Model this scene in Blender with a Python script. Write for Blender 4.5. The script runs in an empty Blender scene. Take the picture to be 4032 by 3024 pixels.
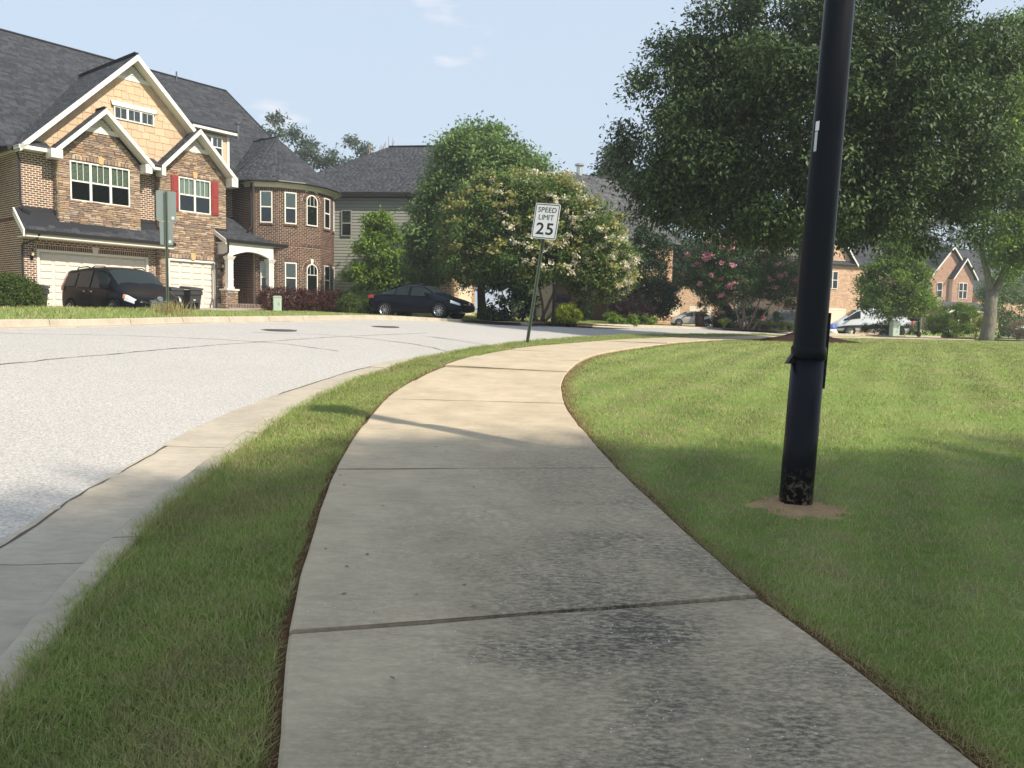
import bpy, bmesh, math, random
import numpy as np
from mathutils import Vector, Matrix

random.seed(7)
rng = np.random.default_rng(7)
R = math.radians
sc = bpy.context.scene
COL = sc.collection

# ------------------------------------------------------------------ camera
cam_d = bpy.data.cameras.new('camera')
cam = bpy.data.objects.new('camera', cam_d); COL.objects.link(cam)
cam_d.sensor_fit = 'HORIZONTAL'; cam_d.sensor_width = 36.0; cam_d.lens = 36.0 * 3030 / 4032
cam_d.clip_start = 0.05; cam_d.clip_end = 3000
cam.matrix_world = Matrix.Translation((0, 0, 1.5)) @ Matrix.Rotation(R(90 - 4.7), 4, 'X') @ Matrix.Rotation(R(1.15), 4, 'Z')
sc.camera = cam

# ------------------------------------------------------------------ light
SUN_EL, SUN_AZ = R(41), math.atan2(0.807, -0.59)          # azimuth measured from +Y towards +X
world = bpy.data.worlds.new('World'); sc.world = world; world.use_nodes = True
wn = world.node_tree.nodes; wl = world.node_tree.links
bg = wn['Background']; bg.inputs[1].default_value = 0.15
sky = wn.new('ShaderNodeTexSky'); sky.sky_type = 'NISHITA'; sky.sun_disc = False
sky.sun_elevation = SUN_EL; sky.sun_rotation = SUN_AZ
sky.air_density = 1.3; sky.dust_density = 1.2; sky.ozone_density = 1.5; sky.altitude = 0
# summer haze: the whole sky is veiled with white, most towards the horizon, with a few soft clouds
wtc = wn.new('ShaderNodeTexCoord'); wsx = wn.new('ShaderNodeSeparateXYZ'); wl.new(wtc.outputs['Generated'], wsx.inputs[0])
wr = wn.new('ShaderNodeMapRange'); wl.new(wsx.outputs[2], wr.inputs[0]); wr.inputs[1].default_value = 0.0; wr.inputs[2].default_value = 0.9; wr.inputs[3].default_value = 0.94; wr.inputs[4].default_value = 0.86
wm = wn.new('ShaderNodeMix'); wm.data_type = 'RGBA'; wl.new(wr.outputs[0], wm.inputs[0]); wl.new(sky.outputs[0], wm.inputs[6]); wm.inputs[7].default_value = (1.95, 2.32, 2.76, 1)
wmp = wn.new('ShaderNodeMapping'); wmp.inputs['Scale'].default_value = (1, 1, 3.2); wmp.inputs['Location'].default_value = (2.7, 3.1, .3); wl.new(wtc.outputs['Generated'], wmp.inputs[0])
wno = wn.new('ShaderNodeTexNoise'); wno.inputs['Scale'].default_value = 5.5; wno.inputs['Detail'].default_value = 6; wno.inputs['Roughness'].default_value = .55; wl.new(wmp.outputs[0], wno.inputs[0])
wcr = wn.new('ShaderNodeMapRange'); wl.new(wno.outputs[0], wcr.inputs[0]); wcr.inputs[1].default_value = .61; wcr.inputs[2].default_value = .74; wcr.inputs[3].default_value = 0; wcr.inputs[4].default_value = .85
wc = wn.new('ShaderNodeMix'); wc.data_type = 'RGBA'; wl.new(wcr.outputs[0], wc.inputs[0]); wl.new(wm.outputs[2], wc.inputs[6]); wc.inputs[7].default_value = (3.3, 3.2, 3.35, 1)
wl.new(wc.outputs[2], bg.inputs[0])
sun_d = bpy.data.lights.new('sun', 'SUN'); sun_d.energy = 3.15; sun_d.angle = R(0.8); sun_d.color = (1.0, 0.91, 0.77)
sun = bpy.data.objects.new('sun', sun_d); COL.objects.link(sun)
sv = Vector((math.sin(SUN_AZ) * math.cos(SUN_EL), math.cos(SUN_AZ) * math.cos(SUN_EL), math.sin(SUN_EL)))
sun.rotation_euler = sv.to_track_quat('Z', 'Y').to_euler()
sc.view_settings.view_transform = 'Standard'; sc.view_settings.look = 'None'
sc.view_settings.gamma = 1.0; sc.view_settings.use_curve_mapping = False
sc.view_settings.exposure = 1.08
sc.render.engine = 'CYCLES'
sc.cycles.use_denoising = True
sc.cycles.max_bounces = 6; sc.cycles.diffuse_bounces = 3; sc.cycles.glossy_bounces = 3
sc.cycles.transmission_bounces = 6; sc.cycles.transparent_max_bounces = 8
sc.cycles.caustics_reflective = False; sc.cycles.caustics_refractive = False

# ------------------------------------------------------------------ helpers
def link(o, parent=None):
    COL.objects.link(o)
    if parent is not None: o.parent = parent
    return o

def tag(o, label=None, cat=None, group=None, kind=None):
    if label: o['label'] = label
    if cat: o['category'] = cat
    if group: o['group'] = group
    if kind: o['kind'] = kind
    return o

def thing(name, label, cat, loc=(0, 0, 0), rz=0.0, group=None, scale=1.0):
    o = bpy.data.objects.new(name, None); o.empty_display_size = 0.3
    o.location = loc; o.rotation_euler = (0, 0, rz); o.scale = (scale,) * 3
    link(o); return tag(o, label, cat, group)

class MB:
    """collects polygons; build() links them as one mesh object"""
    def __init__(s): s.v = []; s.f = []; s.m = None
    def add(s, vs, fs):
        b = len(s.v); s.v += [tuple(p) for p in vs]; s.f += [tuple(b + i for i in f) for f in fs]; return s
    def box(s, x0, x1, y0, y1, z0, z1):
        return s.add([(x0, y0, z0), (x1, y0, z0), (x1, y1, z0), (x0, y1, z0), (x0, y0, z1), (x1, y0, z1), (x1, y1, z1), (x0, y1, z1)],
                     [(0, 3, 2, 1), (4, 5, 6, 7), (0, 1, 5, 4), (1, 2, 6, 5), (2, 3, 7, 6), (3, 0, 4, 7)])
    def cbox(s, x0, x1, y0, y1, z0, z1, c=0.01):
        "box with chamfered edges on the -y face"
        v = [(x0, y1, z0), (x1, y1, z0), (x1, y1, z1), (x0, y1, z1),
             (x0, y0 + c, z0), (x1, y0 + c, z0), (x1, y0 + c, z1), (x0, y0 + c, z1),
             (x0 + c, y0, z0 + c), (x1 - c, y0, z0 + c), (x1 - c, y0, z1 - c), (x0 + c, y0, z1 - c)]
        f = [(0, 1, 2, 3), (0, 4, 5, 1), (1, 5, 6, 2), (2, 6, 7, 3), (3, 7, 4, 0), (4, 8, 9, 5), (5, 9, 10, 6), (6, 10, 11, 7), (7, 11, 8, 4), (8, 11, 10, 9)]
        return s.add(v, f)
    def prism(s, poly, a, b, axis='y'):
        "extrude a polygon between a and b; axis y: poly is (x,z); axis z: (x,y); axis x: (y,z)"
        n = len(poly)
        def P(p, t): return (p[0], t, p[1]) if axis == 'y' else ((p[0], p[1], t) if axis == 'z' else (t, p[0], p[1]))
        v = [P(p, a) for p in poly] + [P(p, b) for p in poly]
        f = [tuple(range(n)), tuple(range(2 * n - 1, n - 1, -1))] + [(i, i + n, (i + 1) % n + n, (i + 1) % n) for i in range(n)]
        return s.add(v, f)
    def slab(s, quad, t):
        "a plate: polygon of 3-D points thickened downwards by t along its normal"
        q = [Vector(p) for p in quad]; n = (q[1] - q[0]).cross(q[2] - q[0]).normalized(); m = len(q)
        v = q + [p - n * t for p in q]
        return s.add(v, [tuple(range(m)), tuple(range(2 * m - 1, m - 1, -1))] + [(i, i + m, (i + 1) % m + m, (i + 1) % m) for i in range(m)])
    def tube(s, pts, rad, seg=8, cap=True):
        pts = [Vector(p) for p in pts]; rad = [rad] * len(pts) if not hasattr(rad, '__len__') else rad
        rings = []; up = Vector((0, 0, 1)); prev = None
        for i, p in enumerate(pts):
            d = (pts[min(i + 1, len(pts) - 1)] - pts[max(i - 1, 0)]).normalized()
            if prev is None:
                a = d.cross(up)
                if a.length < 1e-3: a = d.cross(Vector((1, 0, 0)))
            else: a = prev - d * prev.dot(d)
            a.normalize(); prev = a; b = d.cross(a)
            rings.append([p + (a * math.cos(2 * math.pi * k / seg) + b * math.sin(2 * math.pi * k / seg)) * rad[i] for k in range(seg)])
        v = [q for r in rings for q in r]; f = []
        for i in range(len(pts) - 1):
            for k in range(seg):
                k2 = (k + 1) % seg
                f.append((i * seg + k, i * seg + k2, (i + 1) * seg + k2, (i + 1) * seg + k))
        if cap: f += [tuple(range(seg - 1, -1, -1)), tuple((len(pts) - 1) * seg + k for k in range(seg))]
        return s.add(v, f)
    def lathe(s, prof, seg=20, c=(0, 0, 0), axis='z', cap=True):
        v = []; f = []
        for (r, h) in prof:
            for k in range(seg):
                a = 2 * math.pi * k / seg; x, y = r * math.cos(a), r * math.sin(a)
                v.append((c[0] + x, c[1] + y, c[2] + h) if axis == 'z' else (c[0] + x, c[1] + h, c[2] + y))
        for i in range(len(prof) - 1):
            for k in range(seg):
                k2 = (k + 1) % seg; q = (i * seg + k, i * seg + k2, (i + 1) * seg + k2, (i + 1) * seg + k)
                f.append(q if axis == 'z' else q[::-1])
        if cap: f += [tuple(range(seg - 1, -1, -1)), tuple((len(prof) - 1) * seg + k for k in range(seg))]
        return s.add(v, f)
    def mesh(s, name, mat=None, smooth=False):
        me = bpy.data.meshes.new(name); me.from_pydata([tuple(p) for p in s.v], [], s.f)
        if mat: me.materials.append(mat)
        if smooth: me.shade_smooth()
        me.update(); return me
    def build(s, name, mat, parent=None, kind=None, label=None, smooth=False, loc=None, rot=None, fix=False):
        me = s.mesh(name, mat, smooth)
        if fix:
            bm = bmesh.new(); bm.from_mesh(me); bmesh.ops.recalc_face_normals(bm, faces=bm.faces); bm.to_mesh(me); bm.free()
        o = bpy.data.objects.new(name, me)
        if loc: o.location = loc
        if rot: o.rotation_euler = rot
        link(o, parent); return tag(o, label, None, None, kind)

def piece(name, me, parent, loc=(0, 0, 0), rot=(0, 0, 0), scale=(1, 1, 1)):
    o = bpy.data.objects.new(name, me); o.location = loc; o.rotation_euler = rot; o.scale = scale
    return link(o, parent)

def copy_tree(o, parent=None):
    c = o.copy(); COL.objects.link(c)
    if parent is not None: c.parent = parent
    for ch in list(o.children): copy_tree(ch, c)
    return c

def np_mesh(name, V, F, mat=None, smooth=False):
    "mesh from numpy arrays, F is (n,3) or (n,4)"
    me = bpy.data.meshes.new(name); n, k = F.shape
    me.vertices.add(len(V)); me.vertices.foreach_set('co', np.ascontiguousarray(V, dtype=np.float32).ravel())
    me.loops.add(n * k); me.loops.foreach_set('vertex_index', np.ascontiguousarray(F, dtype=np.int32).ravel())
    me.polygons.add(n); me.polygons.foreach_set('loop_start', np.arange(0, n * k, k, dtype=np.int32))
    me.update(calc_edges=True)
    if mat: me.materials.append(mat)
    if smooth: me.shade_smooth()
    return me

# ------------------------------------------------------------------ materials
class NT:
    def __init__(s, m): s.t = m.node_tree; s.n = s.t.nodes; s.l = s.t.links
    def new(s, typ, **kw):
        n = s.n.new(typ)
        for k, v in kw.items():
            if k.startswith('i_'):
                key = k[2:]; key = int(key) if key.isdigit() else key
                n.inputs[key].default_value = v
            else: setattr(n, k, v)
        return n
    def coord(s, kind='Object'): return s.new('ShaderNodeTexCoord').outputs[kind]
    def geo(s, out): return s.new('ShaderNodeNewGeometry').outputs[out]
    def noise(s, vec, scale, detail=4, rough=.55, dist=0.0, out=0):
        n = s.new('ShaderNodeTexNoise', i_Scale=scale, i_Detail=detail, i_Roughness=rough, i_Distortion=dist)
        if vec is not None: s.l.new(vec, n.inputs['Vector'])
        return n.outputs[out]
    def ramp(s, fac, stops, interp='LINEAR'):
        n = s.new('ShaderNodeValToRGB'); r = n.color_ramp; r.interpolation = interp
        while len(r.elements) < len(stops): r.elements.new(0.5)
        for e, (p, c) in zip(r.elements, stops): e.position = p; e.color = (c, c, c, 1) if not hasattr(c, '__len__') else (*c[:3], 1)
        s.l.new(fac, n.inputs[0]); return n.outputs[0]
    def math(s, op, a, b=None, c=None, clamp=False):
        n = s.new('ShaderNodeMath', operation=op, use_clamp=clamp)
        for i, x in enumerate((a, b, c)):
            if x is None: continue
            if isinstance(x, (int, float)): n.inputs[i].default_value = x
            else: s.l.new(x, n.inputs[i])
        return n.outputs[0]
    def mix(s, fac, a, b, mode='MIX'):
        n = s.new('ShaderNodeMix', data_type='RGBA', blend_type=mode)
        for i, x in ((0, fac), (6, a), (7, b)):
            if isinstance(x, (int, float)): n.inputs[i].default_value = x
            elif isinstance(x, tuple): n.inputs[i].default_value = (*x[:3], 1)
            else: s.l.new(x, n.inputs[i])
        return n.outputs[2]
    def mapping(s, vec, scale=(1, 1, 1), rot=(0, 0, 0), loc=(0, 0, 0)):
        n = s.new('ShaderNodeMapping'); n.inputs['Scale'].default_value = scale; n.inputs['Rotation'].default_value = rot; n.inputs['Location'].default_value = loc
        s.l.new(vec, n.inputs[0]); return n.outputs[0]
    def bump(s, h, strength=.3, dist=.02):
        n = s.new('ShaderNodeBump', i_Strength=strength, i_Distance=dist); s.l.new(h, n.inputs['Height']); return n.outputs[0]

def new_mat(name):
    m = bpy.data.materials.new(name); m.use_nodes = True
    t = NT(m); return m, t, m.node_tree.nodes['Principled BSDF']

def lin(r, g, b):
    "sRGB 0-255 to linear"
    f = lambda c: (c / 255 / 12.92) if c <= 10 else ((c / 255 + .055) / 1.055) ** 2.4
    return (f(r), f(g), f(b))

def simple(name, col, rough=.6, metal=0.0, noise=(0, 8), var=0.0, bump=None, spec=.5, coat=0.0):
    """plain paint/stone/metal: noise=(amount, scale) mottling in object space, var = random value per piece"""
    m, t, b = new_mat(name); c = (*col, 1)
    b.inputs['Base Color'].default_value = c; b.inputs['Roughness'].default_value = rough; b.inputs['Metallic'].default_value = metal
    b.inputs['Specular IOR Level'].default_value = spec; b.inputs['Coat Weight'].default_value = coat; b.inputs['Coat Roughness'].default_value = .05
    val = None; P = t.coord('Object')
    if noise[0]:
        n = t.noise(P, noise[1], 5, .6); val = t.math('MULTIPLY_ADD', n, 2 * noise[0], 1 - noise[0])
    if var:
        r = t.math('ADD', t.geo('Random Per Island'), t.new('ShaderNodeObjectInfo').outputs['Random']); r = t.math('FRACT', r)
        r = t.math('MULTIPLY_ADD', r, 2 * var, 1 - var); val = r if val is None else t.math('MULTIPLY', val, r)
    if val is not None:
        h = t.new('ShaderNodeHueSaturation'); h.inputs['Color'].default_value = c; t.l.new(val, h.inputs['Value']); t.l.new(h.outputs[0], b.inputs['Base Color'])
    if bump:
        t.l.new(t.bump(t.noise(P, bump[1], 6, .65), bump[0], bump[2] if len(bump) > 2 else .01), b.inputs['Normal'])
    return m

def multi(name, stops, rough=.85, noise=(.15, 30), bump=(.4, 60), spec=.3):
    "pieces that each take a random colour of a palette (bricks, stones, shakes, shingles)"
    m, t, b = new_mat(name); P = t.coord('Object')
    r = t.math('FRACT', t.math('ADD', t.geo('Random Per Island'), t.new('ShaderNodeObjectInfo').outputs['Random']))
    c = t.ramp(r, stops, 'CONSTANT'); n = t.noise(P, noise[1], 4, .6)
    h = t.new('ShaderNodeHueSaturation'); t.l.new(c, h.inputs['Color']); t.l.new(t.math('MULTIPLY_ADD', n, 2 * noise[0], 1 - noise[0]), h.inputs['Value'])
    t.l.new(h.outputs[0], b.inputs['Base Color']); b.inputs['Roughness'].default_value = rough; b.inputs['Specular IOR Level'].default_value = spec
    if bump: t.l.new(t.bump(t.noise(P, bump[1], 5, .6), bump[0], .01), b.inputs['Normal'])
    return m
def pal(*cols):
    n = len(cols); return [(i / n, c) for i, c in enumerate(cols)]
# ------------------------------------------------------------------ terrain
def t0(y):
    k = .12; return -k * np.log(np.exp(-.068 * np.asarray(y, float) / k) + np.exp(-1.08 / k))
CP = [(x, y, float(t0(y))) for x in (-5, -2, 1, 4, 8) for y in (-8, -3, 1, 5, 9, 13, 17)]
CP += [(3, 21, 1.07), (8, 21, 1.06), (8, 27, 1.05), (14, 24, 1.05), (14, 14, .93), (14, 4, .27), (14, -6, -.4), (20, 35, 1.03), (32, 30, 1.03), (24, 20, 1.0), (36, 45, .95), (50, 55, .9),
       (-10, 8, 1.12), (-9.5, 14.3, 1.33), (-7.7, 18, 1.37), (-5.3, 23.3, 1.50), (-1.1, 29, 1.46), (1.8, 33.5, 1.40), (8.3, 41, 1.36), (16, 49, 1.2), (30, 57, 1.0), (45, 63, .95),
       (-12, 17.5, 1.52), (-10, 20.5, 1.60), (-7, 25.5, 1.68), (-16.5, 28.2, 1.38), (-14, 28.5, 1.32), (-19.5, 29.3, 1.68), (-13, 36, 1.8), (-10.5, 34, 1.72), (-6, 31, 1.6), (-4.1, 34.5, 1.5), (-10, 46, 2.0), (-2, 42, 1.62), (4.5, 46, 1.62),
       (18, 84, 1.4), (31, 71, .85), (26, 64, .85), (34, 66, .85), (50, 88, 1.5), (70, 80, 1.2), (-25, 20, 1.5), (-40, 35, 2.0), (-30, 60, 2.5), (0, 120, 2.5), (60, 140, 2.2), (110, 110, 1.5), (-90, 90, 2.5), (-60, 0, .8), (60, 10, .7), (-40, -40, -1.5), (40, -40, -1.6), (-100, 200, 3), (140, 220, 2.5)]
CP = np.array(CP)
def _tps(r2): return np.where(r2 > 1e-9, r2 * np.log(np.maximum(r2, 1e-9)) * .5, 0)
_n = len(CP); _K = _tps(((CP[:, None, :2] - CP[None, :, :2]) ** 2).sum(2)) + np.eye(_n) * 0.6
_P = np.c_[np.ones(_n), CP[:, :2]]
_A = np.block([[_K, _P], [_P.T, np.zeros((3, 3))]]); _W = np.linalg.solve(_A, np.r_[CP[:, 2], 0, 0, 0])
def G(x, y):
    x = np.atleast_1d(np.asarray(x, float)); y = np.atleast_1d(np.asarray(y, float)); out = np.empty(x.size); xf, yf = x.ravel(), y.ravel()
    for i in range(0, xf.size, 20000):
        a, b = xf[i:i + 20000], yf[i:i + 20000]
        out[i:i + 20000] = _tps((a[:, None] - CP[None, :, 0]) ** 2 + (b[:, None] - CP[None, :, 1]) ** 2) @ _W[:_n] + _W[_n] + _W[_n + 1] * a + _W[_n + 2] * b
    return out.reshape(x.shape)
def g1(x, y): return float(G(x, y)[0])

def spline(pts, step):
    "Catmull-Rom through pts resampled at an even step; returns points and unit left normals"
    p = np.array(pts, float); q = np.vstack([2 * p[0] - p[1], p, 2 * p[-1] - p[-2]]); out = []
    for i in range(1, len(q) - 2):
        a, b, c, d = q[i - 1:i + 3]; t = np.linspace(0, 1, 40, endpoint=False)[:, None]
        out.append(.5 * (2 * b + (c - a) * t + (2 * a - 5 * b + 4 * c - d) * t ** 2 + (3 * b - a - 3 * c + d) * t ** 3))
    o = np.vstack(out + [p[-1:]]); s = np.r_[0, np.cumsum(np.hypot(*np.diff(o[:, :2], axis=0).T))]
    u = np.arange(0, s[-1], step); r = np.c_[[np.interp(u, s, o[:, k]) for k in range(p.shape[1])]].T
    t = np.gradient(r[:, :2], axis=0); t /= np.linalg.norm(t, axis=1)[:, None]
    return r, np.c_[-t[:, 1], t[:, 0]], u

# sidewalk centre line with width, and the back line of the near kerb
SW, SWN, SWS = spline([(1.95, -5, 2.14), (1.1, -1, 2.14), (.40, 2.25, 2.13), (.275, 2.78, 2.13), (.115, 3.42, 2.12), (-.05, 4.4, 2.12), (-.24, 5.76, 2.1), (-.37, 7.4, 2.06), (-.40, 9.2, 2.0), (-.13, 11.5, 1.9), (.68, 14.3, 1.75), (2.3, 17.25, 1.65),
                       (4.0, 20.6, 1.6), (6.5, 25.0, 1.6), (9.9, 29.9, 1.6), (15.6, 35, 1.6), (24, 39.5, 1.6), (34, 43, 1.6), (50, 47, 1.6)], .1)
KB, KBN, KBS = spline([(-.75, -6), (-1.36, 0), (-1.70, 2.49), (-1.92, 3.5), (-2.1, 4.7), (-2.2, 6.2), (-2.26, 7.6), (-2.16, 8.9), (-1.93, 10.6), (-1.45, 12.7), (-.75, 14.7), (.45, 17.5), (2.5, 21.7), (4.9, 26.0), (8.3, 31.0), (14.1, 36.4), (22.8, 41.3), (33.2, 45.1), (49.4, 49.2), (76, 54)], .15)
def off(line, nrm, d): return line[:, :2] + nrm * d
def noise1(x, seed=0):
    "smooth 1-D value noise in -1..1"
    r = np.random.default_rng(seed).uniform(-1, 1, 4096); i = np.floor(x).astype(int); f = x - i; f = f * f * (3 - 2 * f)
    return r[i % 4096] * (1 - f) + r[(i + 1) % 4096] * f
def hash2(x, y, seed=0):
    "smooth 2-D value noise 0..1"
    r = np.random.default_rng(seed).uniform(0, 1, (256, 256)); i = np.floor(x).astype(int); j = np.floor(y).astype(int); fx = x - i; fy = y - j
    fx = fx * fx * (3 - 2 * fx); fy = fy * fy * (3 - 2 * fy); i %= 256; j %= 256; i2 = (i + 1) % 256; j2 = (j + 1) % 256
    return (r[i, j] * (1 - fx) + r[i2, j] * fx) * (1 - fy) + (r[i, j2] * (1 - fx) + r[i2, j2] * fx) * fy

def ribbon(rows):
    "rows: list of (n,3) arrays, neighbouring columns joined by quads; returns V,F"
    n = len(rows[0]); V = np.vstack(rows); F = []
    for r in range(len(rows) - 1):
        a = r * n + np.arange(n - 1); F.append(np.c_[a, a + 1, a + 1 + n, a + n])
    return V, np.vstack(F)
def drape(xy, dz=0.0): return np.c_[xy, G(xy[:, 0], xy[:, 1]) + dz]
def sheet(name, rows, mat, kind='structure', parent=None, smooth=True, flip=False):
    V, F = ribbon(rows); F = F[:, ::-1] if flip else F
    o = bpy.data.objects.new(name, np_mesh(name, V, F, mat, smooth)); link(o, parent); o['kind'] = kind; return o

# ---- ground materials
def grass_cols(t, P):
    "mottled lawn colour: green, olive and dry tan patches"
    a = t.noise(P, 1.3, 4, .6); b = t.noise(P, 6.0, 4, .65); c = t.noise(P, .35, 3, .5)
    col = t.ramp(a, [(.30, (.20, .295, .066)), (.5, (.265, .36, .09)), (.68, (.35, .372, .145))])
    col = t.mix(t.ramp(b, [(.47, 0.0), (.68, .7)]), col, (.34, .285, .155))
    wv = t.new('ShaderNodeTexWave', i_Scale=.42, i_Distortion=1.2, i_Detail=2.0); t.l.new(t.mapping(P, (1, 1, 1), (0, 0, R(28))), wv.inputs['Vector'])
    hs = t.new('ShaderNodeHueSaturation'); t.l.new(col, hs.inputs['Color']); t.l.new(t.math('MULTIPLY_ADD', wv.outputs[1], .22, .90), hs.inputs['Value']); col = hs.outputs[0]      # faint mowing bands
    return t.mix(t.ramp(c, [(.45, 0.0), (.65, .5)]), col, (.30, .43, .10))
def mk_ground():
    m, t, b = new_mat('lawn_ground'); P = t.coord('Object'); c = grass_cols(t, P)
    n = t.noise(P, 90, 5, .7); c = t.mix(t.ramp(n, [(.35, .45), (.62, 0.0)]), c, (.045, .055, .015))
    t.l.new(c, b.inputs['Base Color']); b.inputs['Roughness'].default_value = .9; b.inputs['Specular IOR Level'].default_value = .15
    t.l.new(t.bump(n, .8, .05), b.inputs['Normal']); return m
M_ground = mk_ground()
def mk_blade(name, dry=0.0):
    m, t, b = new_mat(name); P = t.coord('Object'); c = grass_cols(t, P); r = t.geo('Random Per Island')
    c = t.mix(t.ramp(r, [(.0, .0), (.5 - .4 * dry, .0), (.92, .85)]), c, (.36, .30, .16))
    h = t.new('ShaderNodeHueSaturation'); t.l.new(c, h.inputs['Color']); t.l.new(t.math('MULTIPLY_ADD', r, .7, .75), h.inputs['Value'])
    if dry: c2 = t.mix(dry, h.outputs[0], (.36, .26, .13))
    else: c2 = h.outputs[0]
    t.l.new(c2, b.inputs['Base Color']); b.inputs['Roughness'].default_value = .55; b.inputs['Specular IOR Level'].default_value = .35
    tr = t.new('ShaderNodeBsdfTranslucent'); t.l.new(c2, tr.inputs[0]); mx = t.new('ShaderNodeMixShader'); mx.inputs[0].default_value = .38
    t.l.new(b.outputs[0], mx.inputs[1]); t.l.new(tr.outputs[0], mx.inputs[2]); t.l.new(mx.outputs[0], t.n['Material Output'].inputs[0]); return m
M_blade = mk_blade('grass_blade'); M_dry = mk_blade('dry_grass', .6)
def mk_concrete(name, base, mildew=.0, speck=True):
    m, t, b = new_mat(name); P = t.coord('Object')
    g = t.noise(P, 2.2, 5, .6); c = t.ramp(g, [(.3, tuple(x * .82 for x in base)), (.55, base), (.75, tuple(min(1, x * 1.12) for x in base))])
    st = t.noise(t.mapping(P, (7, 22, 7)), 1.0, 6, .68)                                    # broom-finish streaks across the slab
    c = t.mix(t.ramp(st, [(.38, .28), (.6, 0.0)]), c, tuple(x * .55 for x in base))
    if mildew:
        big = t.noise(P, .85, 4, .55, .3); sx = t.new('ShaderNodeSeparateXYZ'); t.l.new(P, sx.inputs[0])
        near = t.math('MULTIPLY_ADD', sx.outputs[1], -.15, 1.25, clamp=True)                   # the slabs that never dry out carry the mildew
        mid = t.math('MULTIPLY_ADD', t.math('ABSOLUTE', t.math('SUBTRACT', sx.outputs[0], .55)), -.62, 1.0, clamp=True)
        a = t.math('MULTIPLY', t.math('MULTIPLY', near, mid), t.ramp(big, [(.34, .35), (.58, 1.25)]))
        fine = t.noise(t.mapping(P, (26, 60, 26)), 1.0, 6, .75)
        a = t.math('MULTIPLY', a, t.ramp(fine, [(.36, 0.15), (.60, 1.3)])); a = t.math('MULTIPLY', a, mildew, clamp=True)
        c = t.mix(a, c, (.088, .080, .066))
    if speck:
        v = t.new('ShaderNodeTexVoronoi', i_Scale=34.0); t.l.new(P, v.inputs['Vector']); ln = t.noise(P, 1.7, 3, .6)
        w = t.math('MULTIPLY', t.math('LESS_THAN', v.outputs['Distance'], .13), t.math('GREATER_THAN', ln, .50)); w = t.math('MULTIPLY', w, t.math('GREATER_THAN', t.noise(P, 11, 2), .53))
        c = t.mix(t.math('MULTIPLY', w, .8), c, (.62, .6, .56))
    t.l.new(c, b.inputs['Base Color']); b.inputs['Roughness'].default_value = .88; b.inputs['Specular IOR Level'].default_value = .25
    h = t.math('ADD', t.math('MULTIPLY', st, .5), t.noise(P, 70, 5, .7)); t.l.new(t.bump(h, .55, .012), b.inputs['Normal']); return m
M_walk = mk_concrete('sidewalk_concrete', (.51, .42, .295), 1.1)
M_kerb = mk_concrete('kerb_concrete', (.46, .40, .315), 0)
def mk_asphalt():
    m, t, b = new_mat('asphalt'); P = t.coord('Object')
    v = t.new('ShaderNodeTexVoronoi', i_Scale=75.0); t.l.new(P, v.inputs['Vector'])
    v2 = t.new('ShaderNodeTexVoronoi', i_Scale=26.0); t.l.new(P, v2.inputs['Vector'])
    c = t.ramp(t.noise(t.mapping(P, (42, 42, 42)), 1.0, 4, .75), [(.3, (.24, .226, .21)), (.5, (.44, .418, .388)), (.68, (.62, .59, .55))])
    c = t.mix(t.ramp(v2.outputs['Distance'], [(.0, .5), (.25, .0)]), c, (.62, .59, .55))
    c = t.mix(t.ramp(t.noise(P, .5, 5, .6), [(.4, .25), (.65, 0)]), c, (.36, .34, .315))
    t.l.new(c, b.inputs['Base Color']); b.inputs['Roughness'].default_value = .9; b.inputs['Specular IOR Level'].default_value = .2
    t.l.new(t.bump(v.outputs['Distance'], .7, .01), b.inputs['Normal']); return m
M_asphalt = mk_asphalt()
M_soil = simple('bare_soil', (.105, .058, .032), .95, noise=(.45, 25), bump=(.8, 60), spec=.1)
M_clay = simple('red_clay', (.34, .225, .13), .95, noise=(.3, 18), bump=(.6, 70), spec=.1)
M_mulch = simple('mulch', (.06, .035, .024), .95, noise=(.5, 30), bump=(1.0, 25, .05), spec=.1)
M_tar = simple('road_seam', (.09, .085, .08), .9, spec=.2)

# ---- road, kerbs
RE0, RE1, FB = .82, 7.35, 8.15                      # near road edge, far road edge, far kerb back, measured from the near kerb back
kz = G(KB[:, 0], KB[:, 1]); FK = off(KB, KBN, FB); fz = G(FK[:, 0], FK[:, 1])
def road_pt(d, dz=0.0):
    "line on the road surface at lateral distance d"
    xy = off(KB, KBN, d); f = (d - RE0) / (RE1 - RE0)
    return np.c_[xy, (kz - .125) * (1 - f) + (fz - .135) * f + .10 * f * (1 - f) + dz]
e0 = RE0 + .035 * noise1(KBS * 2.1, 3) + .02 * noise1(KBS * 7, 4)
edge = road_pt(RE0, .0); edge[:, :2] = KB[:, :2] + KBN * e0[:, None]
sheet('road', [edge] + [road_pt(RE0 + (RE1 - RE0) * k / 10) for k in range(1, 11)], M_asphalt, flip=True)

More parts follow.
